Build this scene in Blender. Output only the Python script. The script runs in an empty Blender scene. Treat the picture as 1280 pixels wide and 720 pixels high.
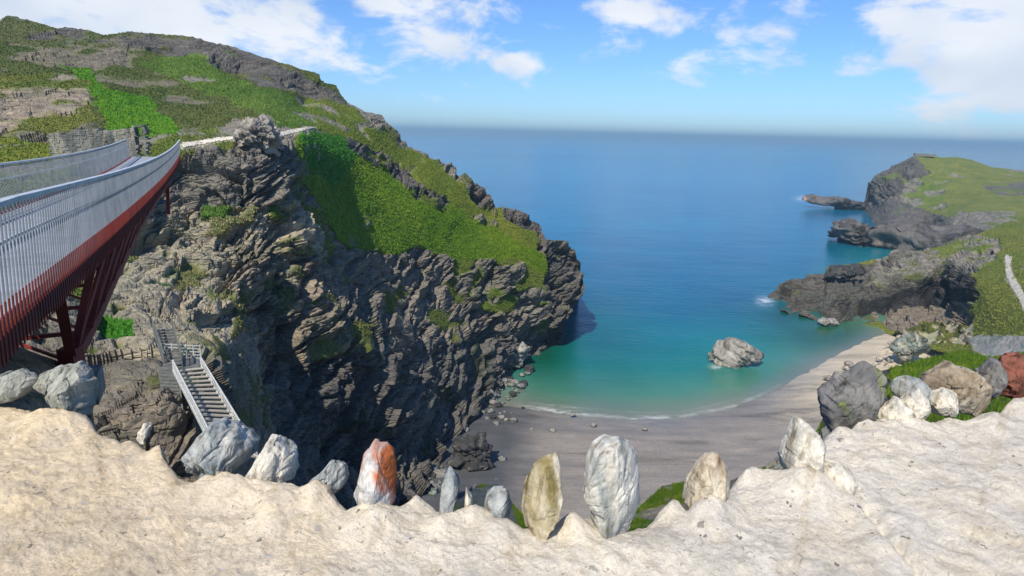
import bpy, math, random
import numpy as np
from mathutils import Vector, Matrix

SC = bpy.context.scene
COL = SC.collection
rng = random.Random(7)

# ------------------------------------------------------------------ camera
EYE = np.array([0.0, 0.0, 57.0])
F = 763.0                                   # focal length in photo pixels (1280 wide)
PITCH = math.radians(14.3); ROLL = math.radians(1.4)
fwd = np.array([0, math.cos(PITCH), -math.sin(PITCH)])
up0 = np.array([0, math.sin(PITCH), math.cos(PITCH)])
rx = np.array([1.0, 0, 0])
rgt = math.cos(ROLL) * rx + math.sin(ROLL) * up0
upv = math.cos(ROLL) * up0 - math.sin(ROLL) * rx

def ray(px, py):
    px = np.asarray(px, float); py = np.asarray(py, float)
    return fwd + ((px - 640) / F)[..., None] * rgt + ((360 - py) / F)[..., None] * upv

def at(px, py, Y):
    d = ray(px, py)
    return EYE + d * (np.asarray(Y, float) / d[..., 1])[..., None]

def gnd(px, py, z):
    d = ray(px, py)
    return EYE + d * ((np.asarray(z, float) - EYE[2]) / d[..., 2])[..., None]

def topix(p):
    q = np.asarray(p) - EYE
    w = q @ fwd; w = np.where(w < 0.01, 0.01, w)
    return 640 + F * (q @ rgt) / w, 360 - F * (q @ upv) / w

cam = bpy.data.cameras.new('camera'); co = bpy.data.objects.new('camera', cam); COL.objects.link(co)
cam.sensor_width = 36; cam.lens = 36 * F / 1280; cam.clip_start = 0.05; cam.clip_end = 120000
m = Matrix(((rgt[0], upv[0], -fwd[0], 0), (rgt[1], upv[1], -fwd[1], 0), (rgt[2], upv[2], -fwd[2], EYE[2]), (0, 0, 0, 1)))
co.matrix_world = m
SC.camera = co

# ------------------------------------------------------------------ noise
def h3(ix, iy, iz, seed=0):
    n = (ix.astype(np.int64) * 73856093) ^ (iy.astype(np.int64) * 19349663) ^ (iz.astype(np.int64) * 83492791) ^ (seed * 2654435761 & 0x7fffffff)
    n = n & 0xffffffff
    n = ((n ^ (n >> 15)) * 2246822519) & 0xffffffff
    n = ((n ^ (n >> 13)) * 3266489917) & 0xffffffff
    n = n ^ (n >> 16)
    return (n & 0xffffff) / float(0x1000000)

def vnoise(P, seed=0):
    i = np.floor(P).astype(np.int64); f = P - i
    f = f * f * f * (f * (f * 6 - 15) + 10)
    r = 0
    for a in (0, 1):
        for b in (0, 1):
            for c in (0, 1):
                w = (f[:, 0] if a else 1 - f[:, 0]) * (f[:, 1] if b else 1 - f[:, 1]) * (f[:, 2] if c else 1 - f[:, 2])
                r = r + w * h3(i[:, 0] + a, i[:, 1] + b, i[:, 2] + c, seed)
    return r * 2 - 1

def fbm(P, oct=4, seed=0, gain=.5):
    r = 0; a = 1; s = 0
    for o in range(oct):
        r = r + a * vnoise(P * 2.03 ** o + o * 17.3, seed + o); s += a; a *= gain
    return r / s

def facet(P, seed=0, slope=1.0):
    """blocky rock: every cell of a jittered lattice is a tilted plane"""
    q = P - 0.5
    b = np.floor(q).astype(np.int64)
    best = np.full(len(P), 1e9); val = np.zeros(len(P)); second = np.full(len(P), 1e9)
    for a in (0, 1):
        for c in (0, 1):
            for e in (0, 1):
                I = b + np.array([a, c, e])
                j = [h3(I[:, 0], I[:, 1], I[:, 2], seed + k) for k in range(6)]
                cx = I[:, 0] + .5 + (j[0] - .5) * .8; cy = I[:, 1] + .5 + (j[1] - .5) * .8; cz = I[:, 2] + .5 + (j[2] - .5) * .8
                dx = P[:, 0] - cx; dy = P[:, 1] - cy; dz = P[:, 2] - cz
                d = dx * dx + dy * dy + dz * dz
                v = (j[3] * 2 - 1) + slope * ((j[4] - .5) * dx + (j[5] - .5) * dy + (j[3] - .5) * dz) * 2
                n = d < best
                second = np.where(n, best, np.minimum(second, d))
                val = np.where(n, v, val); best = np.where(n, d, best)
    crack = np.clip((np.sqrt(second) - np.sqrt(best)) * 4, 0, 1)
    return val, crack

def rot_strata(P, a=18, b=-12):
    a = math.radians(a); b = math.radians(b)
    R = np.array([[math.cos(a), 0, math.sin(a)], [0, 1, 0], [-math.sin(a), 0, math.cos(a)]])
    S = np.array([[1, 0, 0], [0, math.cos(b), -math.sin(b)], [0, math.sin(b), math.cos(b)]])
    return P @ (S @ R).T

def rockdisp(P, size, seed=0, amp=(1, .45, .2, .09), flat=.42, a=18, b=-12, ledge=0, per=5):
    """layered broken slate, size = width of the largest blocks in metres"""
    Q = rot_strata(P, a, b)
    Q = Q + np.stack([fbm(Q / size, 3, seed + 40), fbm(Q / size, 3, seed + 50), fbm(Q / size, 3, seed + 60)], 1) * size * .35
    d = 0; s = size
    for k, A in enumerate(amp):
        v, c = facet(Q / np.array([s, s, s * flat]), seed + 7 * k)
        d = d + A * (v - (1 - c) * .55)
        s *= .42
    if ledge:
        for pr, am in ((per, 1.0), (per * .37, .45)):
            u = Q[:, 2] / pr + .45 * fbm(Q / (size * 1.6), 3, seed + 200); k = np.floor(u); f = u - k
            hk = h3(k.astype(np.int64), np.floor(Q[:, 0] / (pr * 5) + k * .37).astype(np.int64), np.zeros(len(k), np.int64), seed)
            d = d + ledge * am * ((hk - .5) * 1.5 + (f ** .6 - .5) * 1.1 - 1.2 * np.exp(-(f / .09) ** 2))
    return d

# ------------------------------------------------------------------ mesh / object helpers
def mesh_np(name, V, Fc, mat, parent=None, smooth=True, attrs=None):
    me = bpy.data.meshes.new(name)
    V = np.asarray(V, float); Fc = np.asarray(Fc)
    me.from_pydata([], [], []) if False else None
    n = len(V); k = Fc.shape[1]
    me.vertices.add(n); me.vertices.foreach_set('co', V.ravel())
    me.loops.add(len(Fc) * k); me.loops.foreach_set('vertex_index', Fc.ravel().astype(np.int32))
    me.polygons.add(len(Fc)); me.polygons.foreach_set('loop_start', np.arange(0, len(Fc) * k, k, dtype=np.int32))
    me.polygons.foreach_set('use_smooth', np.full(len(Fc), smooth))
    me.update(calc_edges=True); me.validate()
    if attrs:
        for nm, a in attrs.items():
            if a.ndim == 2:
                at_ = me.attributes.new(nm, 'FLOAT_COLOR', 'POINT')
                c = np.ones((n, 4)); c[:, :3] = a; at_.data.foreach_set('color', c.ravel())
            else:
                at_ = me.attributes.new(nm, 'FLOAT', 'POINT'); at_.data.foreach_set('value', a)
    me.materials.append(mat)
    o = bpy.data.objects.new(name, me); COL.objects.link(o)
    if parent: o.parent = parent
    return o

def gridfaces(nr, nc, wrap=False):
    i = np.arange(nr - 1)[:, None]; j = np.arange(nc if wrap else nc - 1)[None, :]
    j2 = (j + 1) % nc
    a = i * nc + j; b = i * nc + j2; c = (i + 1) * nc + j2; d = (i + 1) * nc + j
    return np.stack([a, b, c, d], -1).reshape(-1, 4)

def tag(o, label=None, cat=None, group=None, kind=None):
    if label: o['label'] = label
    if cat: o['category'] = cat
    if group: o['group'] = group
    if kind: o['kind'] = kind
    return o

def empty(name, loc=(0, 0, 0)):
    o = bpy.data.objects.new(name, None); COL.objects.link(o); o.location = loc
    o.empty_display_size = .2
    bpy.context.view_layer.update()
    return o

class MB:
    def __init__(s): s.v = []; s.f = []
    def box(s, c, ax, ay, az):
        """box by centre and three half-axis vectors"""
        c, ax, ay, az = [np.asarray(t, float) for t in (c, ax, ay, az)]
        n = len(s.v)
        for sx in (-1, 1):
            for sy in (-1, 1):
                for sz in (-1, 1): s.v.append(c + sx * ax + sy * ay + sz * az)
        for q in ((0, 1, 3, 2), (4, 6, 7, 5), (0, 4, 5, 1), (2, 3, 7, 6), (0, 2, 6, 4), (1, 5, 7, 3)):
            s.f.append([n + t for t in q])
        return s
    def bar(s, p, q, w, h, upd=(0, 0, 1)):
        p = np.asarray(p, float); q = np.asarray(q, float); d = q - p; L = np.linalg.norm(d); d = d / L
        u = np.asarray(upd, float); x = np.cross(d, u)
        if np.linalg.norm(x) < 1e-4: x = np.cross(d, (1, 0, 0))
        x /= np.linalg.norm(x); u = np.cross(x, d)
        return s.box((p + q) / 2, d * L / 2, x * w / 2, u * h / 2)
    def build(s, name, mat, parent=None):
        loc = np.zeros(3)
        me = bpy.data.meshes.new(name); me.from_pydata([tuple(t) for t in s.v], [], s.f)
        me.update(); me.materials.append(mat)
        o = bpy.data.objects.new(name, me); COL.objects.link(o)
        if parent:
            o.parent = parent; o.matrix_parent_inverse = parent.matrix_world.inverted()
        return o

# ------------------------------------------------------------------ materials
def lin(r, g, b):
    f = lambda c: ((c / 255) / 12.92) if c / 255 <= .04045 else (((c / 255) + .055) / 1.055) ** 2.4
    return np.array([f(r), f(g), f(b)])

def nmat(name):
    m = bpy.data.materials.new(name); m.use_nodes = True
    nt = m.node_tree; nt.nodes.clear()
    out = nt.nodes.new('ShaderNodeOutputMaterial'); b = nt.nodes.new('ShaderNodeBsdfPrincipled')
    nt.links.new(b.outputs[0], out.inputs[0])
    return m, nt, b

def N(nt, t, **kw):
    n = nt.nodes.new(t)
    for k, v in kw.items():
        if k in n.inputs.keys(): n.inputs[k].default_value = v
        else: setattr(n, k, v)
    return n

def math_(nt, op, a, b=None, c=None, clamp=False):
    n = nt.nodes.new('ShaderNodeMath'); n.operation = op; n.use_clamp = clamp
    for i, x in enumerate((a, b, c)):
        if x is None: continue
        if isinstance(x, (int, float)): n.inputs[i].default_value = x
        else: nt.links.new(x, n.inputs[i])
    return n.outputs[0]

def noise(nt, vec, scale, detail=5, rough=.6, dist=0):
    n = nt.nodes.new('ShaderNodeTexNoise'); n.inputs['Scale'].default_value = scale
    n.inputs['Detail'].default_value = detail; n.inputs['Roughness'].default_value = rough; n.inputs['Distortion'].default_value = dist
    nt.links.new(vec, n.inputs['Vector']); return n.outputs[0]

def ramp(nt, fac, stops):
    n = nt.nodes.new('ShaderNodeValToRGB'); e = n.color_ramp.elements
    while len(e) < len(stops): e.new(.5)
    for el, (p, c) in zip(e, stops):
        el.position = p; el.color = (*c, 1) if len(c) == 3 else c
    nt.links.new(fac, n.inputs[0]); return n.outputs[0]

def mix(nt, fac, a, b, mode='MIX'):
    n = nt.nodes.new('ShaderNodeMix'); n.data_type = 'RGBA'; n.blend_type = mode
    for i, x in ((0, fac), (6, a), (7, b)):
        if isinstance(x, (int, float)): n.inputs[i].default_value = x
        elif isinstance(x, (tuple, list, np.ndarray)): n.inputs[i].default_value = (*[float(t) for t in x[:3]], 1)
        else: nt.links.new(x, n.inputs[i])
    return n.outputs[2]

def mapping(nt, vec, scale=(1, 1, 1), rot=(0, 0, 0)):
    n = nt.nodes.new('ShaderNodeMapping'); n.inputs['Scale'].default_value = scale; n.inputs['Rotation'].default_value = rot
    nt.links.new(vec, n.inputs[0]); return n.outputs[0]

def terrain_mat(name, scale=1.0, bump=1.0):
    """albedo from the Col attribute; rock gets layered bump, grass gets tufts"""
    m, nt, b = nmat(name)
    tc = nt.nodes.new('ShaderNodeTexCoord').outputs['Object']
    col = nt.nodes.new('ShaderNodeAttribute'); col.attribute_name = 'Col'
    gr = nt.nodes.new('ShaderNodeAttribute'); gr.attribute_name = 'grass'
    g = gr.outputs['Fac']
    st = mapping(nt, tc, (1 * scale, 1 * scale, 3.2 * scale), (math.radians(12), math.radians(18), 0))
    n1 = noise(nt, st, .35, 8, .68)
    n2 = noise(nt, tc, 1.6 * scale, 6, .7)
    n3 = noise(nt, tc, .09 * scale, 3, .6)
    rockv = ramp(nt, n1, [(.28, (.42, .40, .38)), (.45, (.82, .82, .82)), (.6, (1.15, 1.1, 1.0)), (.75, (1.7, 1.62, 1.5))])
    n5 = noise(nt, tc, .35 * scale, 5, .65)
    grassv = ramp(nt, n2, [(.3, (.42, .5, .45)), (.5, (.92, .95, .9)), (.7, (1.55, 1.35, 1.3))])
    grassv = mix(nt, 1.0, grassv, ramp(nt, n5, [(.35, (.62, .86, .7)), (.5, (1, 1, 1)), (.68, (1.2, 1.08, 1.2))]), 'MULTIPLY')
    v = mix(nt, g, rockv, grassv)
    c = mix(nt, 1.0, col.outputs['Color'], v, 'MULTIPLY')
    v3 = ramp(nt, n3, [(.3, (.8, .85, .8)), (.7, (1.2, 1.12, 1.1))])
    c = mix(nt, 1.0, c, v3, 'MULTIPLY')
    nt.links.new(c, b.inputs['Base Color'])
    b.inputs['Roughness'].default_value = .85; b.inputs['Specular IOR Level'].default_value = .25
    vo = nt.nodes.new('ShaderNodeTexVoronoi'); vo.feature = 'DISTANCE_TO_EDGE'; vo.inputs['Scale'].default_value = .8
    wv = nt.nodes.new('ShaderNodeMix'); wv.data_type = 'VECTOR'; wv.inputs[0].default_value = .35
    nn = nt.nodes.new('ShaderNodeTexNoise'); nn.inputs['Scale'].default_value = .7; nt.links.new(st, nn.inputs[0])
    nt.links.new(st, wv.inputs[4]); nt.links.new(nn.outputs['Color'], wv.inputs[5])
    nt.links.new(wv.outputs[1], vo.inputs[0])
    vd = math_(nt, 'MULTIPLY', math_(nt, 'MINIMUM', vo.outputs[0], .15), 2.0)
    hr = math_(nt, 'ADD', math_(nt, 'MULTIPLY', n1, 1.4), vd)
    hg = math_(nt, 'MULTIPLY', n2, .7)
    hm = nt.nodes.new('ShaderNodeMix'); nt.links.new(g, hm.inputs[0]); nt.links.new(hr, hm.inputs[2]); nt.links.new(hg, hm.inputs[3])
    bp = nt.nodes.new('ShaderNodeBump'); bp.inputs['Strength'].default_value = .9; bp.inputs['Distance'].default_value = 1.0 * bump
    nt.links.new(hm.outputs[0], bp.inputs['Height']); nt.links.new(bp.outputs[0], b.inputs['Normal'])
    return m

def stone_mat(name, base, second, third=None, scale=20, lo=.45, hi=.56, bump=.01, t3=.5, rough=.8, streak=(1, 1, .35)):
    m, nt, b = nmat(name)
    tc = nt.nodes.new('ShaderNodeTexCoord').outputs['Object']
    st = mapping(nt, tc, streak, (.2, .3, 0))
    n1 = noise(nt, st, scale * .45, 5, .6, .6); n2 = noise(nt, tc, scale * 3, 6, .7); n3 = noise(nt, st, scale * .28, 3, .5, 1.0)
    c = mix(nt, ramp(nt, n1, [(lo, (0, 0, 0)), (hi, (1, 1, 1))]), base, second)
    if third is not None:
        c = mix(nt, ramp(nt, n3, [(t3, (0, 0, 0)), (t3 + .05, (1, 1, 1))]), c, third)
    c = mix(nt, 1.0, c, ramp(nt, n2, [(.3, (.62, .62, .62)), (.5, (1, 1, 1)), (.72, (1.25, 1.25, 1.25))]), 'MULTIPLY')
    nt.links.new(c, b.inputs['Base Color']); b.inputs['Roughness'].default_value = rough; b.inputs['Specular IOR Level'].default_value = .3
    vein = noise(nt, mapping(nt, tc, (1, 1, .15), (.1, .35, 0)), scale * 1.6, 4, .6)
    c = mix(nt, 1.0, c, ramp(nt, vein, [(.34, (.45, .40, .32)), (.43, (.9, .88, .84)), (.5, (1, 1, 1)), (.68, (1.12, 1.12, 1.1))]), 'MULTIPLY'); nt.links.new(c, b.inputs['Base Color'])
    h = math_(nt, 'ADD', math_(nt, 'MULTIPLY', n2, .5), math_(nt, 'ADD', n1, vein))
    bp = nt.nodes.new('ShaderNodeBump'); bp.inputs['Strength'].default_value = .8; bp.inputs['Distance'].default_value = bump
    nt.links.new(h, bp.inputs['Height']); nt.links.new(bp.outputs[0], b.inputs['Normal'])
    return m

def metal_mat(name, c1, c2, rough=.5, metallic=0., scale=3):
    m, nt, b = nmat(name)
    tc = nt.nodes.new('ShaderNodeTexCoord').outputs['Object']
    n1 = noise(nt, tc, scale, 6, .65)
    c = mix(nt, ramp(nt, n1, [(.4, (0, 0, 0)), (.62, (1, 1, 1))]), c1, c2)
    nt.links.new(c, b.inputs['Base Color']); b.inputs['Roughness'].default_value = rough; b.inputs['Metallic'].default_value = metallic
    return m

# ------------------------------------------------------------------ relief terrain
def rbf(ctrl):
    """smooth depth over the surface from surveyed points (px, py, Y)"""
    P = np.array([(c[0] / 100, c[1] / 100) for c in ctrl]); L = np.log(np.array([c[2] for c in ctrl]))
    n = len(P)
    D = np.linalg.norm(P[:, None] - P[None], axis=2)
    A = np.zeros((n + 3, n + 3)); A[:n, :n] = D + np.eye(n) * .02; A[:n, n] = 1; A[:n, n + 1:] = P; A[n, :n] = 1; A[n + 1:, :n] = P.T
    w = np.linalg.solve(A, np.concatenate([L, np.zeros(3)]))
    def f(px, py):
        q = np.stack([px.ravel() / 100, py.ravel() / 100], 1)
        r = np.zeros(len(q))
        for i in range(n): r += w[i] * np.hypot(q[:, 0] - P[i, 0], q[:, 1] - P[i, 1])
        r += w[n] + q @ w[n + 1:n + 3]
        return np.exp(r).reshape(px.shape)
    return f

def Zc(px, py, z): return (px, py, float(gnd(px, py, z)[1]))

def pip(poly, x, y):
    r = np.zeros(x.shape, bool); n = len(poly)
    for i in range(n):
        x1, y1 = poly[i]; x2, y2 = poly[(i + 1) % n]
        if y1 == y2: continue
        c = ((y1 > y) != (y2 > y)) & (x < (x2 - x1) * (y - y1) / (y2 - y1) + x1)
        r ^= c
    return r

def paint(P, px, py, base, regions, warp=7, wscale=.15, seed=3):
    """surface cover: rock, turf, sand by region; regions = (polygon, rockcolour, turfcolour, turf fraction, patch size m)"""
    n = len(P)
    wx = px + warp * fbm(P * wscale, 4, seed) * 1.6; wy = py + warp * fbm(P * wscale + 31, 4, seed + 5) * 1.6
    col = np.zeros((n, 3)); g = np.zeros(n)
    def put(mk, r):
        _, rc, gc, fr, ps = r
        p = P[mk] / ps
        q = fbm(p * np.array([1, 1, 1.8]), 4, seed + 11) * .9 + .5
        isg = np.clip((fr - q) * 9 + .5, 0, 1)
        col[mk] = np.asarray(rc) * (1 - isg[:, None]) + np.asarray(gc) * isg[:, None]; g[mk] = isg
    put(np.ones(n, bool), base)
    for r in regions: put(pip(r[0], px, py) if len(r) > 5 else pip(r[0], wx, wy), r[:5])
    return col, g

TURF = {}
def relief(name, top, bot, ctrl, nc, nr, x0, x1, base, regions, size, amp, mat, seed=0, lift=0, back=(25, 60),
           warp=7, gamp=.12, wscale=.15, strata=(18, -12), sidepow=1.0, zfloor=-4, drop=None, flat=.42, gz=.12, ledge=0, per=5):
    T = np.array(top, float); B = np.array(bot, float)
    xs = np.linspace(x0, x1, nc)
    ty = np.interp(xs, T[:, 0], T[:, 1]); by = np.interp(xs, B[:, 0], B[:, 1])
    t = np.linspace(0, 1, nr)[:, None] ** sidepow
    PX = np.broadcast_to(xs, (nr, nc)); PY = ty + (by - ty) * t
    f = rbf(ctrl)
    Y = f(PX, PY)
    P = at(PX, PY, Y)
    du = np.gradient(P, axis=1); dv = np.gradient(P, axis=0)
    Nn = np.cross(dv, du); Nn /= (np.linalg.norm(Nn, axis=2, keepdims=True) + 1e-9)
    v = P - EYE; flip = np.sum(Nn * v, 2) > 0; Nn[flip] *= -1
    # blur normals a little
    for _ in range(4):
        Nn[1:-1, 1:-1] = (Nn[1:-1, 1:-1] * 2 + Nn[:-2, 1:-1] + Nn[2:, 1:-1] + Nn[1:-1, :-2] + Nn[1:-1, 2:]) / 6
    p = P.reshape(-1, 3); nn = Nn.reshape(-1, 3); nn = nn / (np.linalg.norm(nn, axis=1, keepdims=True) + 1e-9)
    col, g = paint(p, PX.ravel(), PY.ravel(), base, regions, warp, wscale, seed + 3)
    G = g.reshape(nr, nc).copy()
    for _ in range(3):
        G[1:-1, 1:-1] = (G[1:-1, 1:-1] + G[:-2, 1:-1] + G[2:, 1:-1] + G[1:-1, :-2] + G[1:-1, 2:]) / 5
    g2 = G.ravel()
    d = rockdisp(p, size, seed, a=strata[0], b=strata[1], flat=flat, ledge=ledge, per=per) * amp
    dg = fbm(p / (size * .5), 5, seed + 90) * amp * gamp * 4 + fbm(p / (size * .08), 3, seed + 95) * amp * gamp
    dd = d * (1 - g2) + dg * g2
    dd = (dd.reshape(nr, nc) * np.clip(.45 + np.linspace(0, 1, nr)[:, None] * 12, 0, 1)).ravel()
    vv = p - EYE; vv /= np.linalg.norm(vv, axis=1, keepdims=True)
    dd = dd * np.clip((np.abs((nn * vv).sum(1)) - .12) * 2.4, gz, 1)
    p2 = p + nn * dd[:, None]
    P2 = p2.reshape(nr, nc, 3)
    # the far side: over the brow and down to the sea / ground
    rows = [P2]
    C = col.reshape(nr, nc, 3); Gg = g.reshape(nr, nc)
    topr = P2[0]
    away = topr[:, :2] / np.linalg.norm(topr[:, :2], axis=1, keepdims=True)
    extra = []; nb = 8
    for k in range(1, nb + 1):
        s = k / nb
        q = topr.copy(); q[:, :2] += away * (back[0] * s + back[1] * max(0, s - .5) * 1.2)
        zf = zfloor if drop is None else topr[:, 2] - drop
        q[:, 2] = topr[:, 2] * (1 - s ** 1.7) + zf * s ** 1.7
        q += (fbm(q / size, 3, seed + 70) * amp * .6)[:, None] * np.array([0, 0, 1]) * (1 - s)
        extra.append(q)
    Pall = np.concatenate([np.array(extra)[::-1], P2], 0)
    Call = np.concatenate([np.repeat(C[:1], nb, 0), C], 0); Gall = np.concatenate([np.repeat(Gg[:1], nb, 0), Gg], 0)
    nr2 = nr + nb
    o = mesh_np(name, Pall.reshape(-1, 3), gridfaces(nr2, nc), mat, smooth=False, attrs={'Col': Call.reshape(-1, 3), 'grass': Gall.ravel()})
    o['kind'] = 'structure'
    TURF[name] = (P2, C, G)
    return o, P2

# ------------------------------------------------------------------ rocks and stones (outline x real thickness)
def rock(name, poly, Y, thick, mat, parent=None, seed=0, block=.35, amp=.08, nth=110, nph=56, pw=.62, tilt=0, flat=.5, lean=0.0, cover=None, smooth=True, cuts=12):
    """a solid rock: frontal outline at distance Y, real thickness, blocky faces"""
    poly = np.array(poly, float)
    P3 = at(poly[:, 0], poly[:, 1], np.full(len(poly), float(Y)))
    X = P3[:, 0]; Z = P3[:, 2]
    cx = (X.max() + X.min()) / 2; cz = (Z.max() + Z.min()) / 2
    sh = 1 - .38 * thick / Y; X = cx + (X - cx) * sh; Z = cz + (Z - cz) * sh   # the near half must not outgrow the outline
    W = (X.max() - X.min()); H = (Z.max() - Z.min())
    th = np.linspace(0, 2 * math.pi, nth, endpoint=False)
    # radius of the outline in direction th, by ray casting
    R = np.zeros(nth); n = len(X)
    for k, a in enumerate(th):
        dx, dz = math.cos(a), math.sin(a); best = 0
        for i in range(n):
            x1, z1 = X[i] - cx, Z[i] - cz; x2, z2 = X[(i + 1) % n] - cx, Z[(i + 1) % n] - cz
            ex, ez = x2 - x1, z2 - z1; den = dx * ez - dz * ex
            if abs(den) < 1e-12: continue
            t = (x1 * ez - z1 * ex) / den; s = (x1 * dz - z1 * dx) / den
            if t > 0 and -1e-6 <= s <= 1 + 1e-6: best = max(best, t)
        R[k] = best
    R = np.where(R <= 0, R[R > 0].min(), R)
    ph = np.linspace(0.0, math.pi, nph)
    A, Bp = np.meshgrid(th, ph)
    rr = np.broadcast_to(R, A.shape)
    sp = np.sin(Bp) ** pw; cp = np.sign(np.cos(Bp)) * np.abs(np.cos(Bp)) ** (pw)
    x = cx + rr * sp * np.cos(A); z = cz + rr * sp * np.sin(A)
    # thickness shrinks towards the top a little, like a real block
    tt = thick / 2 * (1 - .25 * np.clip((z - cz) / (H / 2 + 1e-6), -1, 1))
    y = Y - tt * cp + lean * (z - cz)
    V = np.stack([x, y, z], -1).reshape(-1, 3)
    c0 = np.array([cx, Y, cz]); nrm = (V - c0) / np.array([W, thick, H]); nrm /= (np.linalg.norm(nrm, axis=1, keepdims=True) + 1e-9)
    S = min(W, H) if min(W, H) > 0 else W
    # broken faces: cut the solid by random planes
    rr_ = np.random.RandomState(seed + 5)
    half = np.array([W / 2, thick / 2, H / 2]); q = (V - c0) / half
    for k in range(cuts):
        if k < cuts * .6: n_ = np.array([rr_.uniform(-1.1, 1.1), -1.0, rr_.uniform(-.5, .8)]); dcut = rr_.uniform(.42, .78)
        else:
            n_ = np.array([rr_.uniform(-1, 1), rr_.uniform(-.5, .5), rr_.uniform(-.6, 1)]); dcut = rr_.uniform(.9, 1.05)
        n_ /= np.linalg.norm(n_); e_ = q @ n_ - dcut
        q = q - np.clip(e_, 0, None)[:, None] * n_ * .93
    V = c0 + q * half
    d = rockdisp(V + seed * 3.7, max(W, H) * block, seed, amp=(1, .36, .12, .04), flat=flat, a=tilt, b=8) * S * amp
    d = d + fbm(V / (S * .09), 3, seed) * S * .008
    V = V + nrm * d[:, None]
    base = np.array([cx, Y, Z.min()])
    o = mesh_np(name, V - (base if parent is None else 0), gridfaces(nph, nth, True), mat, parent, smooth=smooth)
    if parent is None: o.location = base
    return o

# ================================================================== WORLD
W = bpy.data.worlds.new('World'); SC.world = W; W.use_nodes = True
nt = W.node_tree; nt.nodes.clear()
wo = nt.nodes.new('ShaderNodeOutputWorld'); bg = nt.nodes.new('ShaderNodeBackground'); nt.links.new(bg.outputs[0], wo.inputs[0])
to_sun = np.array([-.30, -.66, .84]); to_sun /= np.linalg.norm(to_sun)
elev = math.asin(to_sun[2]); az = math.atan2(to_sun[0], to_sun[1])
sky = nt.nodes.new('ShaderNodeTexSky'); sky.sky_type = 'NISHITA'; sky.sun_disc = False
sky.sun_elevation = elev; sky.sun_rotation = az; sky.air_density = 1.0; sky.dust_density = .3; sky.ozone_density = 3.5; sky.altitude = 50
bg.inputs['Strength'].default_value = .15
vec = nt.nodes.new('ShaderNodeTexCoord').outputs['Generated']
sx = nt.nodes.new('ShaderNodeSeparateXYZ'); nt.links.new(vec, sx.inputs[0])
A_ = math_(nt, 'ARCTAN2', sx.outputs[0], sx.outputs[1]); E_ = math_(nt, 'ARCSINE', sx.outputs[2])
def skydir(px, py):
    d = ray(px, py); d = d / np.linalg.norm(d); return math.atan2(d[0], d[1]), math.asin(d[2])
comb = nt.nodes.new('ShaderNodeCombineXYZ'); nt.links.new(A_, comb.inputs[0]); nt.links.new(math_(nt, 'MULTIPLY', E_, 2.0), comb.inputs[1])
cn = noise(nt, comb.outputs[0], 9, 9, .6, .25); cn2 = noise(nt, comb.outputs[0], 3.5, 3, .5)
blobs = [(60, 30, 330, 60, 1.0), (270, 35, 200, 45, .9), (560, 60, 120, 26, .8), (650, 78, 70, 20, .85), (-60, 20, 270, 55, 1.15), (150, 15, 260, 50, 1.15), (330, 30, 120, 50, 1.0), (410, 45, 60, 30, .5), (500, 5, 130, 28, .75), (600, 5, 60, 35, .7), (520, 55, 150, 35, .62), (880, 30, 190, 40, .5), (740, 75, 60, 16, .4),
         (560, 75, 170, 40, .55), (650, 80, 60, 22, .6), (840, 10, 160, 28, .75), (960, 35, 110, 22, .6), (910, 80, 100, 20, .62), (770, 12, 70, 16, .5),
         (1190, 40, 130, 60, 1.0), (1270, 60, 130, 70, 1.2), (1170, 95, 55, 25, .75), (1250, 0, 150, 50, 1.1), (1120, 65, 50, 18, .6), (1400, 40, 200, 90, 1.2), (-260, 0, 300, 90, 1.1)]
tot = None
for (px, py, wx, wy, s) in blobs:
    a, e = skydir(px, py)
    da = math_(nt, 'DIVIDE', math_(nt, 'SUBTRACT', A_, a), wx / F * .8); de = math_(nt, 'DIVIDE', math_(nt, 'SUBTRACT', E_, e), wy / F)
    r2 = math_(nt, 'ADD', math_(nt, 'MULTIPLY', da, da), math_(nt, 'MULTIPLY', de, de))
    v = math_(nt, 'MULTIPLY', math_(nt, 'EXPONENT', math_(nt, 'MULTIPLY', r2, -1.0)), s)
    tot = v if tot is None else math_(nt, 'MAXIMUM', tot, v)
dens = math_(nt, 'ADD', math_(nt, 'MULTIPLY', tot, .62), math_(nt, 'MULTIPLY', math_(nt, 'SUBTRACT', cn, .5), 1.7))
cl = nt.nodes.new('ShaderNodeMapRange'); cl.interpolation_type = 'SMOOTHSTEP'; cl.inputs[1].default_value = .19; cl.inputs[2].default_value = .56
nt.links.new(dens, cl.inputs[0])
shade = ramp(nt, cn2, [(.36, (.74, .80, .88)), (.56, (1.0, 1.0, 1.0))])
ccol = mix(nt, 1.0, (5.3, 5.4, 5.6), shade, 'MULTIPLY')
skyc = mix(nt, 1.0, sky.outputs[0], (.42, .60, .86), 'MULTIPLY')
fac = math_(nt, 'MULTIPLY', cl.outputs[0], .92)
nt.links.new(mix(nt, fac, skyc, ccol), bg.inputs['Color'])

sun = bpy.data.lights.new('sun', 'SUN'); sun.energy = 4.3; sun.angle = math.radians(.6); sun.color = (1, .92, .79)
so = bpy.data.objects.new('sun', sun); COL.objects.link(so)
so.rotation_euler = Vector(-to_sun).to_track_quat('-Z', 'Y').to_euler()
SC.view_settings.view_transform = 'Standard'; SC.view_settings.look = 'None'; SC.view_settings.exposure = 0.28; SC.view_settings.gamma = 1

# ================================================================== SEA
TM = terrain_mat('cliff_rock_and_turf', 1.0, .9)
WL = np.array([(380, 560), (560, 520), (600, 505), (650, 510), (700, 517), (780, 525), (850, 524), (920, 508), (960, 492), (1000, 470), (1040, 446), (1070, 430), (1120, 412), (1180, 402), (1300, 390)], float)
def wline(px): return np.interp(px, WL[:, 0], WL[:, 1])

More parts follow.
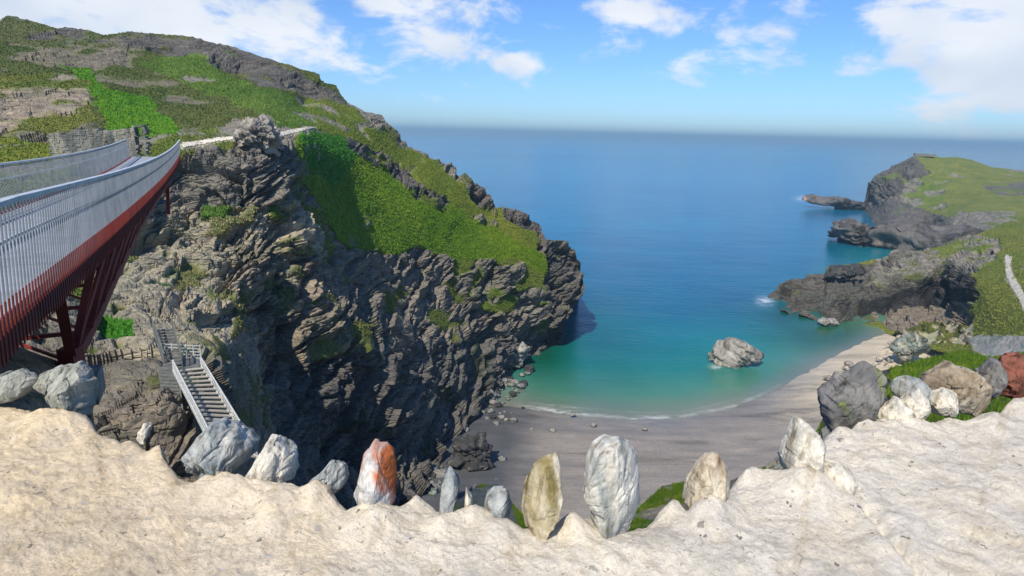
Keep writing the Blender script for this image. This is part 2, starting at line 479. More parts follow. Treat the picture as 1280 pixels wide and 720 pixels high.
m, nt, b = nmat('sea_water')
tc = nt.nodes.new('ShaderNodeTexCoord').outputs['Object']
ca = nt.nodes.new('ShaderNodeAttribute'); ca.attribute_name = 'Col'; fo = nt.nodes.new('ShaderNodeAttribute'); fo.attribute_name = 'foam'
pt = noise(nt, mapping(nt, tc, (1, .6, 1)), .03, 5, .6)
c = mix(nt, 1.0, ca.outputs['Color'], ramp(nt, pt, [(.3, (.78, .82, .86)), (.7, (1.2, 1.15, 1.1))]), 'MULTIPLY')
pt2 = noise(nt, mapping(nt, tc, (.12, 1, 1), (0, 0, .04)), .0035, 5, .6, .4)
c = mix(nt, 1.0, c, ramp(nt, pt2, [(.35, (.72, .80, .86)), (.5, (1, 1, 1)), (.65, (1.3, 1.2, 1.14))]), 'MULTIPLY')
fn = noise(nt, mapping(nt, tc, (.45, 1, 1)), .5, 6, .75)
ff = math_(nt, 'MULTIPLY', fo.outputs['Fac'], ramp(nt, fn, [(.42, (0, 0, 0)), (.55, (1, 1, 1))]), clamp=True)
c = mix(nt, ff, c, (.75, .77, .76)); nt.links.new(c, b.inputs['Base Color'])
b.inputs['Roughness'].default_value = .22; b.inputs['IOR'].default_value = 1.33; b.inputs['Specular IOR Level'].default_value = .5
wv = noise(nt, mapping(nt, tc, (.6, 1, 1)), .55, 5, .6); wv2 = noise(nt, mapping(nt, tc, (.5, 1, 1), (0, 0, .3)), .06, 4, .6)
h = math_(nt, 'ADD', math_(nt, 'MULTIPLY', wv, .25), math_(nt, 'MULTIPLY', wv2, .8))
bp = nt.nodes.new('ShaderNodeBump'); bp.inputs['Strength'].default_value = .55; bp.inputs['Distance'].default_value = .8
nt.links.new(h, bp.inputs['Height']); nt.links.new(bp.outputs[0], b.inputs['Normal'])
SEA = m
ys = np.concatenate([np.linspace(60, 260, 260), np.geomspace(262, 60000, 130)])
us = np.concatenate([-np.geomspace(1.35, 6, 14)[::-1], np.linspace(-1.3, 1.3, 340), np.geomspace(1.35, 6, 14)])
YY, UU = np.meshgrid(ys, us, indexing='ij'); XX = YY * UU
P = np.stack([XX, YY, np.zeros_like(XX)], -1).reshape(-1, 3)
px, py = topix(P)
dshore = wline(px) - py                      # how far out from the beach, in the survey
stops = [(-60, lin(125, 122, 108)), (0, lin(122, 124, 110)), (10, lin(104, 122, 106)), (28, lin(70, 124, 104)), (60, lin(28, 118, 108)), (100, lin(4, 104, 114)), (135, lin(0, 86, 112)), (180, lin(0, 90, 122)), (250, lin(4, 98, 134)), (320, lin(10, 106, 145)), (400, lin(16, 110, 152))]
sp = np.array([s[0] for s in stops]); scq = np.array([s[1] for s in stops])
ds = dshore + 10 * fbm(P * .03, 4, 5)
C = np.stack([np.interp(ds, sp, scq[:, k]) for k in range(3)], 1)
def blend(C, x0, y0, rx_, ry_, c, s=1.0):
    w = s * np.exp(-(((px - x0) / rx_) ** 2 + ((py - y0) / ry_) ** 2)); w = np.clip(w, 0, 1)[:, None]
    return C * (1 - w) + np.asarray(c) * w
C = blend(C, 680, 438, 34, 30, lin(10, 70, 34), .95)      # darker green patches of water under the cliff
C = blend(C, 1030, 418, 60, 22, lin(28, 78, 48), .9)
C = blend(C, 740, 420, 70, 40, lin(8, 92, 96), .5)
C = blend(C, 985, 395, 45, 16, lin(14, 60, 48), .7)
fp = np.zeros(len(P))
# small waves breaking along the sand
for (off, wd, s) in ((2.5, 2.2, 1.0), (9, 1.0, .3)):
    o = off + 2.2 * fbm(P * .05 + off, 2, 8)
    fp += s * np.exp(-((dshore - o) / wd) ** 2) * (.25 + .75 * np.clip(fbm(P * .04 + 5, 2, 61) * 3 + .5, 0, 1)) * np.clip((px - 640) / 60, 0, 1) * np.clip((985 - px) / 50, 0, 1)
fp += .8 * np.exp(-(((px - 957) / 9) ** 2 + ((py - 376) / 5) ** 2)) + .8 * np.exp(-(((px - 1003) / 8) ** 2 + ((py - 248) / 3) ** 2))
fp += .6 * np.exp(-(((px - 895) / 6) ** 2 + ((py - 458) / 3) ** 2))
sea = mesh_np('sea', P, gridfaces(len(ys), len(us)), SEA, attrs={'Col': C, 'foam': np.clip(fp, 0, 1)})
sea['kind'] = 'structure'

# ================================================================== ISLAND HEADLAND
G_BRIGHT = (.09, .20, .010); G_OLIVE = (.13, .17, .03); G_DARK = (.03, .14, .012); G_DULL = (.125, .14, .05)
R_GREY = (.24, .23, .20); R_TAN = (.43, .39, .30); R_BROWN = (.31, .275, .215); R_DARK = (.135, .13, .12); R_WET = (.15, .148, .14); R_PALE = (.33, .32, .29)
top = [(-260, 40), (-120, 28), (0, 26), (10, 20), (22, 21), (70, 35), (110, 38), (130, 44), (160, 40), (230, 45), (290, 56), (340, 73), (380, 88), (400, 92), (406, 104), (420, 106), (426, 118), (440, 131),
       (455, 140), (478, 143), (486, 155), (500, 168), (510, 184), (545, 197), (572, 209), (588, 222), (600, 228), (612, 240), (618, 261), (634, 258), (655, 266), (678, 280), (686, 298), (708, 301), (720, 312), (726, 330)]
bot = [(-260, 620), (100, 650), (250, 650), (330, 640), (420, 640), (500, 640), (560, 595), (600, 500), (640, 470), (660, 450), (690, 436), (702, 424), (712, 400), (722, 372), (726, 345)]
ctrl = [(0, 26, 140), (-200, 30, 125), (150, 40, 146), (260, 50, 150), (340, 73, 152), (400, 95, 152), (440, 131, 152), (485, 152, 154), (510, 184, 155), (545, 197, 156), (590, 222, 158), (615, 250, 159), (655, 268, 160), (690, 300, 160), (724, 320, 168), (726, 340, 170),
        (0, 90, 112), (100, 80, 122), (200, 80, 135), (300, 100, 138), (380, 130, 137), (0, 150, 92), (100, 150, 92), (180, 150, 96), (260, 150, 98), (330, 140, 103),
        (0, 200, 78), (100, 195, 80), (200, 187, 80), (230, 185, 80), (290, 182, 82), (340, 178, 86), (380, 168, 97), (440, 170, 128), (-200, 200, 70),
        (230, 230, 77), (300, 230, 78), (370, 230, 88), (420, 230, 108), (480, 230, 130), (550, 240, 146), (230, 300, 72), (300, 300, 74), (370, 300, 82), (430, 300, 98), (500, 300, 122), (570, 300, 142), (640, 310, 150),
        (150, 350, 60), (230, 380, 60), (300, 380, 66), (370, 380, 76), (430, 380, 88), (500, 370, 112), (570, 370, 133), (640, 370, 146), (690, 370, 154), (700, 415, 158),
        (60, 420, 46), (130, 440, 44), (200, 440, 44), (270, 440, 48), (330, 440, 67), (400, 440, 76), (460, 440, 84), (520, 440, 104), (580, 430, 122), Zc(640, 440, 4), Zc(690, 434, -1),
        (60, 520, 34), (130, 520, 33), (200, 510, 34), (270, 510, 40), (330, 520, 58), (390, 520, 71), (450, 520, 80), (510, 520, 92), Zc(560, 510, 5), Zc(610, 490, 1), Zc(650, 460, -1),
        (130, 600, 28), (250, 600, 30), (330, 600, 50), (390, 600, 65), (440, 600, 74), (490, 600, 82), Zc(540, 580, 2), Zc(560, 600, 1)]
HB = (None, R_GREY, G_OLIVE, .34, 9)
hreg = [
    ([(-300, 0), (130, 20), (240, 40), (340, 60), (450, 120), (400, 165), (300, 150), (230, 170), (0, 170), (-300, 170)], (.20, .185, .14), (.095, .12, .03), .60, 14),
    ([(150, 38), (240, 44), (340, 70), (445, 128), (430, 135), (390, 125), (330, 105), (240, 75), (160, 60)], R_DARK, G_DULL, .25, 6),
    ([(0, 20), (130, 40), (150, 60), (60, 60), (0, 50)], R_DARK, G_DULL, .65, 8),
    ([(170, 75), (240, 68), (330, 110), (395, 130), (440, 160), (350, 160), (310, 130), (250, 120)], R_GREY, (.10, .17, .025), .85, 8),
    ([(70, 75), (105, 85), (130, 110), (175, 120), (215, 150), (225, 170), (130, 168), (125, 130)], R_BROWN, (.085, .21, .008), .93, 8),
    ([(-300, 120), (60, 95), (110, 100), (120, 150), (70, 165), (20, 165), (-300, 180)], R_BROWN, (.14, .16, .03), .5, 7),
    ([(-300, 168), (70, 172), (80, 200), (-300, 215)], R_GREY, (.13, .17, .02), .8, 6),
    ([(215, 165), (290, 172), (290, 180), (232, 186)], R_GREY, (.12, .15, .03), .6, 4),
    ([(380, 120), (455, 142), (520, 190), (600, 240), (680, 300), (660, 330), (560, 260), (440, 190), (390, 160)], R_GREY, (.14, .18, .025), .86, 8),
    ([(370, 165), (440, 180), (560, 260), (690, 320), (690, 385), (640, 370), (560, 315), (520, 310), (450, 318), (420, 290), (390, 240), (365, 215)], R_GREY, (.12, .205, .012), .95, 10),
    ([(372, 166), (430, 172), (445, 200), (420, 232), (385, 215)], R_GREY, (.045, .17, .014), .97, 8),
    ([(432, 175), (470, 188), (510, 212), (560, 252), (562, 268), (520, 252), (480, 218), (435, 190)], R_DARK, G_OLIVE, .22, 5),
    ([(580, 205), (620, 240), (618, 265), (600, 262), (585, 235)], R_DARK, G_DULL, .35, 5),
    ([(628, 250), (690, 285), (685, 310), (660, 290), (630, 270)], R_DARK, G_DULL, .35, 5),
    ([(450, 142), (478, 140), (515, 185), (500, 185), (482, 165)], R_GREY, G_DULL, .3, 5),
    ([(230, 186), (372, 186), (385, 250), (300, 300), (190, 290), (180, 240)], R_GREY, G_OLIVE, .28, 5),
    ([(190, 250), (380, 255), (420, 330), (380, 440), (300, 470), (150, 460), (130, 340)], R_TAN, (.17, .18, .07), .36, 4),
    ([(255, 250), (288, 255), (280, 275), (255, 272)], R_TAN, (.07, .15, .02), .9, 4),
    ([(335, 255), (370, 258), (365, 275), (340, 272)], R_TAN, (.07, .13, .02), .8, 4),
    ([(160, 330), (225, 342), (220, 360), (160, 352)], R_TAN, (.05, .13, .02), .6, 3),
    ([(112, 395), (165, 402), (170, 420), (120, 418)], R_TAN, (.05, .19, .01), .97, 3),
    ([(300, 300), (440, 330), (470, 440), (440, 640), (300, 640), (290, 440)], R_BROWN, (.12, .135, .05), .34, 5),
    ([(440, 310), (560, 320), (690, 380), (700, 440), (560, 470), (470, 450), (420, 380)], (.22, .205, .18), (.12, .14, .035), .28, 7),
    ([(560, 320), (650, 325), (690, 345), (680, 390), (600, 385), (565, 350)], R_GREY, G_OLIVE, .45, 6),
    ([(350, 460), (470, 440), (600, 420), (700, 425), (700, 640), (350, 640)], R_WET, (.03, .04, .02), .12, 6),
    ([(690, 300), (730, 310), (730, 440), (680, 440)], R_DARK, G_DULL, .1, 5),
    ([(222, 179), (250, 175.5), (272, 172), (294, 170), (294, 176), (272, 178.5), (250, 182.5), (226, 186)], R_PALE, (.50, .46, .37), 3, 5, 1),
    ([(343, 167), (362, 162.5), (384, 158.5), (400, 158.5), (380, 164.5), (364, 168.5), (346, 173)], R_PALE, (.50, .46, .37), 3, 5, 1),
    ([(-100, 440), (300, 440), (340, 560), (300, 660), (-100, 660)], (.24, .22, .18), G_DULL, .2, 4),
]
headland, HP = relief('headland', top, bot, ctrl, 700, 470, -260, 726, HB, hreg, 13, 1.7, TM, seed=1, back=(30, 40), ledge=.45, per=6.5)

# ================================================================== RIGHT COAST
btop = [(1076, 262), (1080, 245), (1084, 228), (1100, 214), (1120, 206), (1142, 196), (1146, 193), (1168, 194), (1176, 197), (1196, 196), (1215, 200), (1240, 209), (1280, 213), (1430, 226)]
bbot = [(1076, 264), (1090, 290), (1110, 305), (1150, 318), (1230, 330), (1430, 330)]
bctrl = [Zc(1076, 264, -1), Zc(1092, 288, -1), Zc(1120, 306, 0), (1084, 228, 520), (1100, 214, 520), (1145, 194, 520), (1200, 196, 520), (1280, 213, 500), (1430, 226, 480), (1150, 240, 470), (1200, 240, 450), (1280, 250, 400), (1430, 260, 360),
         (1130, 280, 415), (1160, 290, 400), (1200, 290, 350), (1250, 290, 320), (1230, 325, 300), (1430, 320, 250)]
breg = [
    ([(1060, 200), (1140, 190), (1165, 215), (1130, 235), (1150, 250), (1160, 265), (1200, 280), (1220, 300), (1150, 330), (1060, 330)], R_DARK, G_DULL, .1, 14),
    ([(1128, 225), (1185, 225), (1180, 262), (1150, 262), (1125, 245)], R_GREY, G_OLIVE, .5, 12),
    ([(1190, 265), (1270, 262), (1270, 285), (1215, 300), (1185, 288)], R_GREY, G_OLIVE, .25, 10),
    ([(1225, 232), (1285, 225), (1285, 240), (1250, 245)], R_DARK, G_OLIVE, .4, 10)]
relief('far_headland', btop, bbot, bctrl + [(1800, 240, 420), (1800, 320, 230)], 460, 170, 1076, 1800, (None, R_GREY, (.16, .18, .04), .93, 20), breg, 26, 4.0, TM, seed=2, ledge=.4, per=12, back=(60, 80), warp=4, wscale=.05)

ctop = [(956, 374), (975, 360), (990, 352), (1030, 345), (1034, 334), (1070, 330), (1110, 320), (1160, 311), (1195, 300), (1215, 296), (1240, 285), (1285, 268), (1430, 240)]
cbot = [(956, 378), (972, 392), (1010, 402), (1060, 408), (1100, 412), (1150, 432), (1200, 445), (1280, 460), (1430, 480)]
cctrl = [Zc(956, 378, -.5), Zc(975, 393, -1), Zc(1010, 402, -1), Zc(1060, 408, -1), Zc(1100, 412, 0), Zc(975, 362, 3), Zc(1030, 346, 6), Zc(1070, 331, 9), Zc(1110, 320, 13), Zc(1160, 311, 16), Zc(1200, 300, 19), (1285, 268, 290), (1430, 240, 300),
         Zc(1040, 375, 4), Zc(1100, 355, 8), Zc(1150, 345, 12), Zc(1190, 345, 14), Zc(1180, 360, 9), Zc(1120, 385, 3), Zc(1190, 385, 7), Zc(1130, 400, 2), Zc(1150, 430, 3), Zc(1200, 420, 8), Zc(1200, 442, 8),
         Zc(1215, 350, 19), Zc(1280, 340, 25), Zc(1280, 300, 26), Zc(1430, 330, 33), Zc(1240, 400, 17), Zc(1280, 440, 22), Zc(1430, 440, 33), Zc(1430, 480, 34)]
SAND = (.56, .48, .34)
creg = [
    ([(940, 340), (1035, 335), (1110, 320), (1200, 296), (1225, 330), (1200, 375), (1130, 385), (1080, 410), (950, 410)], (.13, .125, .11), G_DULL, .10, 8),
    ([(1090, 325), (1200, 300), (1210, 325), (1140, 355), (1080, 360)], R_GREY, G_DULL, .22, 7),
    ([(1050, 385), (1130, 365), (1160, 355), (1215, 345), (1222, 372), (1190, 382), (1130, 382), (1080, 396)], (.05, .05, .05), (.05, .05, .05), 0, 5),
    ([(1090, 388), (1200, 375), (1215, 395), (1200, 415), (1150, 420), (1110, 412)], (.24, .21, .17), (.24, .21, .17), 0, 5),
    ([(1130, 415), (1165, 405), (1215, 405), (1216, 430), (1180, 432), (1140, 430)], (.13, .15, .03), SAND, .62, 5),
    ([(1212, 422), (1300, 416), (1450, 430), (1450, 450), (1290, 442), (1220, 446)], (.48, .47, .45), (.48, .47, .45), 3, 5),
    ([(1256, 318), (1262, 318), (1266, 345), (1284, 370), (1284, 392), (1272, 372), (1258, 350)], (.34, .31, .23), (.34, .31, .23), 3, 5),
    ([(1160, 312), (1210, 295), (1250, 300), (1240, 330), (1215, 345)], R_GREY, G_OLIVE, .4, 8)]
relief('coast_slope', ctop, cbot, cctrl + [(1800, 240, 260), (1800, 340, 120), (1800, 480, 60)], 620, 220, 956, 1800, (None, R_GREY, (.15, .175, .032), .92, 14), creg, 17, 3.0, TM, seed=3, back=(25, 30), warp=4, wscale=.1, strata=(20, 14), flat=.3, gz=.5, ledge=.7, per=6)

# ================================================================== BEACH
m, nt, b = nmat('wet_sand')
tc = nt.nodes.new('ShaderNodeTexCoord').outputs['Object']
ca = nt.nodes.new('ShaderNodeAttribute'); ca.attribute_name = 'Col'
n1 = noise(nt, mapping(nt, tc, (.25, 1, 1), (0, 0, .1)), .35, 5, .6); n2 = noise(nt, tc, 3, 5, .75)
c = mix(nt, 1.0, ca.outputs['Color'], ramp(nt, n1, [(.3, (.75, .76, .78)), (.7, (1.25, 1.2, 1.15))]), 'MULTIPLY')
c = mix(nt, 1.0, c, ramp(nt, n2, [(.3, (.6, .6, .6)), (.45, (1, 1, 1)), (.7, (1.25, 1.25, 1.25))]), 'MULTIPLY')
nt.links.new(c, b.inputs['Base Color']); wt = nt.nodes.new('ShaderNodeAttribute'); wt.attribute_name = 'wet'; nt.links.new(math_(nt, 'SUBTRACT', .75, math_(nt, 'MULTIPLY', wt.outputs['Fac'], .5)), b.inputs['Roughness']); b.inputs['Specular IOR Level'].default_value = .5
n9 = noise(nt, mapping(nt, tc, (.3, 1, 1), (0, 0, .15)), .12, 6, .7, .8); c = mix(nt, 1.0, c, ramp(nt, n9, [(.36, (.62, .63, .62)), (.46, (1, 1, 1)), (.6, (1, 1, 1)), (.72, (1.25, 1.22, 1.15))]), 'MULTIPLY'); nt.links.new(c, b.inputs['Base Color'])
bp = nt.nodes.new('ShaderNodeBump'); bp.inputs['Strength'].default_value = .6; bp.inputs['Distance'].default_value = .25
nt.links.new(n2, bp.inputs['Height']); nt.links.new(bp.outputs[0], b.inputs['Normal'])
BEACH = m
PX, PY = np.meshgrid(np.linspace(380, 1260, 420), np.linspace(380, 760, 220))
dz = PY - wline(PX) + 2.5 * fbm(np.stack([PX.ravel() / 22, PY.ravel() / 9, PX.ravel() * 0], 1), 3, 88).reshape(PX.shape)
Zb = np.where(dz < 0, dz * .06, dz * .02 + np.clip(dz - 60, 0, 99) * .02)
Zb = np.where((PX > 1000), Zb * (1 + (PX - 1000) / 120), Zb); Zb = np.clip(Zb, -8, 9)
P = gnd(PX, PY, Zb); p = P.reshape(-1, 3)
zz = fbm(p * .25, 4, 4) * .12 + np.clip(fbm(p * .8, 3, 9) - .25, 0, 1) * .5 * np.clip((640 - PX.ravel()) / 90, 0, 1)
p = p + np.array([0, 0, 1]) * zz[:, None]
wet = np.clip(dz.ravel() / 40, 0, 1); dry = np.clip((PX.ravel() - 960) / 90, 0, 1) * np.clip((560 - PY.ravel()) / 60, 0, 1)
C = np.array([.20, .188, .17]) * (1 - wet[:, None]) + np.array([.265, .24, .21]) * wet[:, None]
C = C * (1 - dry[:, None]) + np.array(SAND) * dry[:, None]
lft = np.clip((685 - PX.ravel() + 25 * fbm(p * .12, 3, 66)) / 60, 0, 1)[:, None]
C = C * (1 - lft) + np.array([.085, .09, .095]) * lft  # left end: dark bluish shingle, with the shade lying there painted in
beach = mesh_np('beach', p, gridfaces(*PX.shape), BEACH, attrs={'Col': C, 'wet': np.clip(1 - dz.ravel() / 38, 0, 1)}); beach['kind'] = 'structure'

# ================================================================== NEAR MAINLAND SLOPE
NM = terrain_mat('near_rock_and_turf', 6.0, .12)
ntop = [(-260, 380), (-60, 408), (0, 424), (40, 440), (75, 452), (108, 462), (112, 500), (118, 580), (150, 700), (240, 720), (480, 700), (560, 634), (600, 606), (622, 604), (650, 640), (700, 690), (770, 660), (830, 606), (860, 602), (905, 604), (975, 575), (1005, 560),
        (1024, 535), (1032, 512), (1075, 470), (1108, 462), (1150, 450), (1205, 438), (1240, 448), (1285, 440), (1430, 425)]
nbot = [(-560, 900), (2000, 900)]
ntop = [(-560, 370)] + ntop + [(1700, 420), (2000, 420)]
nctrl = [(2000, 430, 6.5), (1700, 425, 7.5), (2000, 900, 2.0), (1700, 520, 2.9), (2000, 520, 2.6), (-560, 370, 12), (-560, 900, 2.6), (0, 430, 11), (75, 455, 11), (108, 470, 10.5), (-200, 400, 12), (40, 500, 6), (0, 560, 3.4), (120, 600, 6), (240, 760, 3.5), (480, 760, 4), (600, 608, 16), (622, 640, 12), (770, 700, 9), (850, 610, 14), (900, 620, 12), (980, 580, 11), (1030, 530, 8.5), (1060, 500, 8.5),
         (1108, 462, 9.5), (1150, 450, 10.5), (1205, 440, 11), (1285, 445, 10), (1430, 430, 9), (1150, 520, 4.4), (1280, 520, 3.6), (1430, 520, 3.2), (640, 900, 2.6), (1000, 900, 2.6), (300, 900, 2.6), (1000, 660, 5), (1280, 800, 2.6), (0, 800, 2.6)]
nreg = [
    ([(-300, 380), (40, 400), (120, 455), (120, 520), (-300, 560)], (.30, .25, .17), (.14, .14, .05), .25, .8),
    ([(560, 600), (630, 600), (650, 660), (560, 660)], (.10, .12, .12), (.08, .12, .03), .2, 1.0),
    ([(1000, 430), (1130, 450), (1115, 560), (1000, 560)], (.12, .11, .10), (.07, .13, .01), .45, .6),
    ([(1110, 430), (1300, 430), (1300, 475), (1110, 500)], (.15, .14, .10), (.085, .15, .012), .85, 1.5)]
near, NP = relief('cliff_edge', ntop, nbot, nctrl, 820, 200, -560, 2000, (None, (.2, .19, .16), (.075, .13, .012), .8, 1.2), nreg, 1.1, .10, NM, seed=4, back=(3, 5), warp=3, wscale=1.0, drop=35)

# ================================================================== STONE PARAPET WALL (foreground)
def mortar_mat():
    m, nt, b = nmat('pale_lime_mortar')
    tc = nt.nodes.new('ShaderNodeTexCoord').outputs['Object']
    ca = nt.nodes.new('ShaderNodeAttribute'); ca.attribute_name = 'Col'
    n1 = noise(nt, tc, 4, 7, .7); n2 = noise(nt, tc, 150, 5, .85); n3 = noise(nt, tc, 28, 4, .6, .5)
    c = mix(nt, 1.0, ca.outputs['Color'], ramp(nt, n1, [(.3, (.76, .76, .78)), (.5, (1, 1, 1)), (.68, (1.10, 1.05, .94))]), 'MULTIPLY')
    c = mix(nt, 1.0, c, ramp(nt, n3, [(.3, (.80, .78, .74)), (.5, (1, 1, 1)), (.75, (1.1, 1.1, 1.1))]), 'MULTIPLY')
    c = mix(nt, 1.0, c, ramp(nt, n2, [(.28, (.72, .69, .64)), (.5, (1, 1, 1)), (.75, (1.14, 1.14, 1.14))]), 'MULTIPLY')
    vo = nt.nodes.new('ShaderNodeTexVoronoi'); vo.inputs['Scale'].default_value = 46; vo.inputs['Randomness'].default_value = 1.0
    wn = nt.nodes.new('ShaderNodeTexNoise'); wn.inputs['Scale'].default_value = 55; wn.inputs['Detail'].default_value = 3; nt.links.new(tc, wn.inputs[0])
    wm = nt.nodes.new('ShaderNodeMix'); wm.data_type = 'VECTOR'; wm.inputs[0].default_value = .035; nt.links.new(tc, wm.inputs[4]); nt.links.new(wn.outputs['Color'], wm.inputs[5])
    nt.links.new(wm.outputs[1], vo.inputs[0])
    pick = nt.nodes.new('ShaderNodeSeparateColor'); nt.links.new(vo.outputs['Color'], pick.inputs[0])
    rad = math_(nt, 'MULTIPLY', math_(nt, 'POWER', pick.outputs[1], 2.5), .40)
    pit = math_(nt, 'MULTIPLY', math_(nt, 'LESS_THAN', math_(nt, 'ADD', vo.outputs[0], math_(nt, 'MULTIPLY', n2, .1)), rad), math_(nt, 'GREATER_THAN', pick.outputs[0], .5))
    vo2 = nt.nodes.new('ShaderNodeTexVoronoi'); vo2.inputs['Scale'].default_value = 120; nt.links.new(wm.outputs[1], vo2.inputs[0])
    pk2 = nt.nodes.new('ShaderNodeSeparateColor'); nt.links.new(vo2.outputs['Color'], pk2.inputs[0])
    sp2 = math_(nt, 'MULTIPLY', math_(nt, 'LESS_THAN', vo2.outputs[0], math_(nt, 'MULTIPLY', pk2.outputs[1], .42)), math_(nt, 'GREATER_THAN', pk2.outputs[0], .72))
    c = mix(nt, math_(nt, 'MULTIPLY', sp2, .6), c, ramp(nt, pk2.outputs[2], [(.2, (.22, .19, .15)), (.6, (.42, .37, .30)), (.9, (.85, .82, .76))]))
    pc = ramp(nt, pick.outputs[2], [(.3, (.10, .09, .08)), (.6, (.30, .27, .23)), (.9, (.62, .6, .56))])
    c = mix(nt, math_(nt, 'MULTIPLY', pit, .75), c, pc)
    nt.links.new(c, b.inputs['Base Color']); b.inputs['Roughness'].default_value = .95; b.inputs['Specular IOR Level'].default_value = .15
    h = math_(nt, 'ADD', math_(nt, 'ADD', math_(nt, 'MULTIPLY', n2, .8), math_(nt, 'MULTIPLY', n3, .8)), math_(nt, 'MULTIPLY', pit, -.5))
    bp = nt.nodes.new('ShaderNodeBump'); bp.inputs['Strength'].default_value = .9; bp.inputs['Distance'].default_value = .008
    nt.links.new(h, bp.inputs['Height']); nt.links.new(bp.outputs[0], b.inputs['Normal'])
    return m
MORTAR = mortar_mat()
WZ = EYE[2] - .75
wedge = np.array([(-480, 430), (-150, 470), (0, 500), (45, 508), (108, 520), (122, 534), (148, 545), (175, 549), (200, 560), (222, 588), (260, 594), (315, 602), (365, 600), (390, 606), (435, 622), (500, 634), (545, 630), (575, 627), (605, 628), (640, 641), (655, 644), (700, 632),
                  (735, 630), (810, 640), (840, 632), (860, 640), (900, 612), (925, 596), (960, 585), (985, 590), (1010, 582), (1028, 545), (1065, 532), (1110, 524), (1150, 524), (1200, 522), (1250, 512), (1266, 498), (1290, 492), (1430, 470), (1500, 462), (2000, 430)], float)
wall = empty('stone_wall', (0, 1.2, WZ - .9))
tag(wall, 'low foreground wall topped with pale sandy mortar and upright rough stones', 'wall')
nc, nr = 1060, 300
xs = np.linspace(-480, 1960, nc); ey = np.interp(xs, wedge[:, 0], wedge[:, 1])
q_ = np.stack([xs, xs * 0, xs * 0], 1); ey = ey + 5 * fbm(q_ / 38, 4, 501) + 2.5 * fbm(q_ / 9, 3, 502)
E = gnd(xs, ey, np.full(nc, WZ))
near_y = .28
Nn = E * (near_y / E[:, 1])[:, None]; Nn[:, 2] = WZ
t = np.linspace(0, 1, nr)[:, None, None] ** 1.5
G = E[None] * (1 - t) + Nn[None] * t
p = G.reshape(-1, 3)
dist = np.linalg.norm((G - E[None])[..., :2], axis=2).ravel()
hgt = fbm(p * 3.2, 3, 21) * .012 + fbm(p * 12, 3, 22) * .006 + fbm(p * 60, 3, 23) * .0022 - .035 * np.exp(-dist / .03)
hgt += np.clip(fbm(p * 9, 3, 25), 0, 1) * .02
PXw, PYw = topix(p)
peaks = [(165, 548, .02, .03), (205, 566, .03, .03), (295, 612, .02, .05), (520, 628, .045, .03), (590, 640, .02, .03), (640, 655, .01, .05), (716, 655, .035, .03), (834, 637, .028, .03), (845, 632, .012, .012), (938, 592, .05, .036), (930, 600, .02, .015), (1000, 612, .03, .06), (1075, 532, .03, .03),
         (1130, 530, .02, .05), (880, 640, .03, .05), (1180, 520, .02, .04), (400, 625, .03, .03), (1050, 545, .02, .03), (1250, 530, .02, .06), (60, 530, .02, .08), (350, 640, .03, .05), (470, 650, .03, .05)]
for (x, y, hh, r) in peaks:
    c = gnd(x, y, WZ); hgt += hh * np.exp(-((p[:, 0] - c[0]) ** 2 + (p[:, 1] - c[1]) ** 2) / r ** 2)
for (x, y, wpx, dpt) in ((50, 505, 60, .03), (85, 518, 60, .04), (270, 602, 95, .045), (335, 612, 55, .04), (408, 624, 50, .035), (468, 648, 62, .04), (558, 650, 32, .03), (622, 652, 34, .03), (676, 640, 40, -.03), (764, 640, 70, -.035), 
                         (885, 648, 62, .04), (1005, 608, 52, .04), (1080, 530, 90, .02), (1122, 536, 40, .02), (1152, 534, 30, .02), (1184, 526, 36, .02), (1208, 522, 80, .025)):
    c = gnd(x, y, WZ); rw = wpx / F * c[1] * .5
    dx_ = (p[:, 0] - c[0]) / (rw * 1.15); dy_ = (p[:, 1] - c[1]) / (.05 + rw * .35)
    hgt += dpt * .5 * (.7 + .9 * fbm(p * 16, 3, 41)) * np.exp(-(dx_ ** 2 * .6 + dy_ ** 2) ** 1.2)
hgt += .003 * np.clip(fbm(p * 110, 2, 43), -.2, 1) + .004 * np.abs(fbm(p * 17, 3, 44)) 
# a crack line running down the right part of the wall top
cr = [gnd(x, y, WZ) for x, y in ((1030, 600), (1060, 615), (1085, 640), (1105, 668), (1125, 690), (1150, 720))]
for a, b_ in zip(cr[:-1], cr[1:]):
    ab = (b_ - a)[:2]; tt = np.clip(((p[:, :2] - a[:2]) @ ab) / (ab @ ab), 0, 1)
    dd = np.hypot(p[:, 0] - a[0] - tt * ab[0], p[:, 1] - a[1] - tt * ab[1]) + .008 * fbm(p * 30, 2, 3)
    hgt -= .008 * np.exp(-(dd / .007) ** 2); hgt += .003 * np.exp(-((dd - .035) / .02) ** 2)
Gp = p + np.array([0, 0, 1]) * hgt[:, None]
wx = np.clip(PXw / 1280, -.2, 1.2)
warm = np.array([.79, .65, .44]); cool = np.array([.78, .72, .60])
k = np.clip((PXw - 100) / 500, 0, 1)[:, None]
Cw = warm * (1 - k) + cool * k
patch = np.clip(fbm(p * 5, 3, 77) * 1.5, 0, 1)[:, None]
Cw = Cw * (1 - patch * .5) + np.array([.66, .58, .46]) * patch * .5
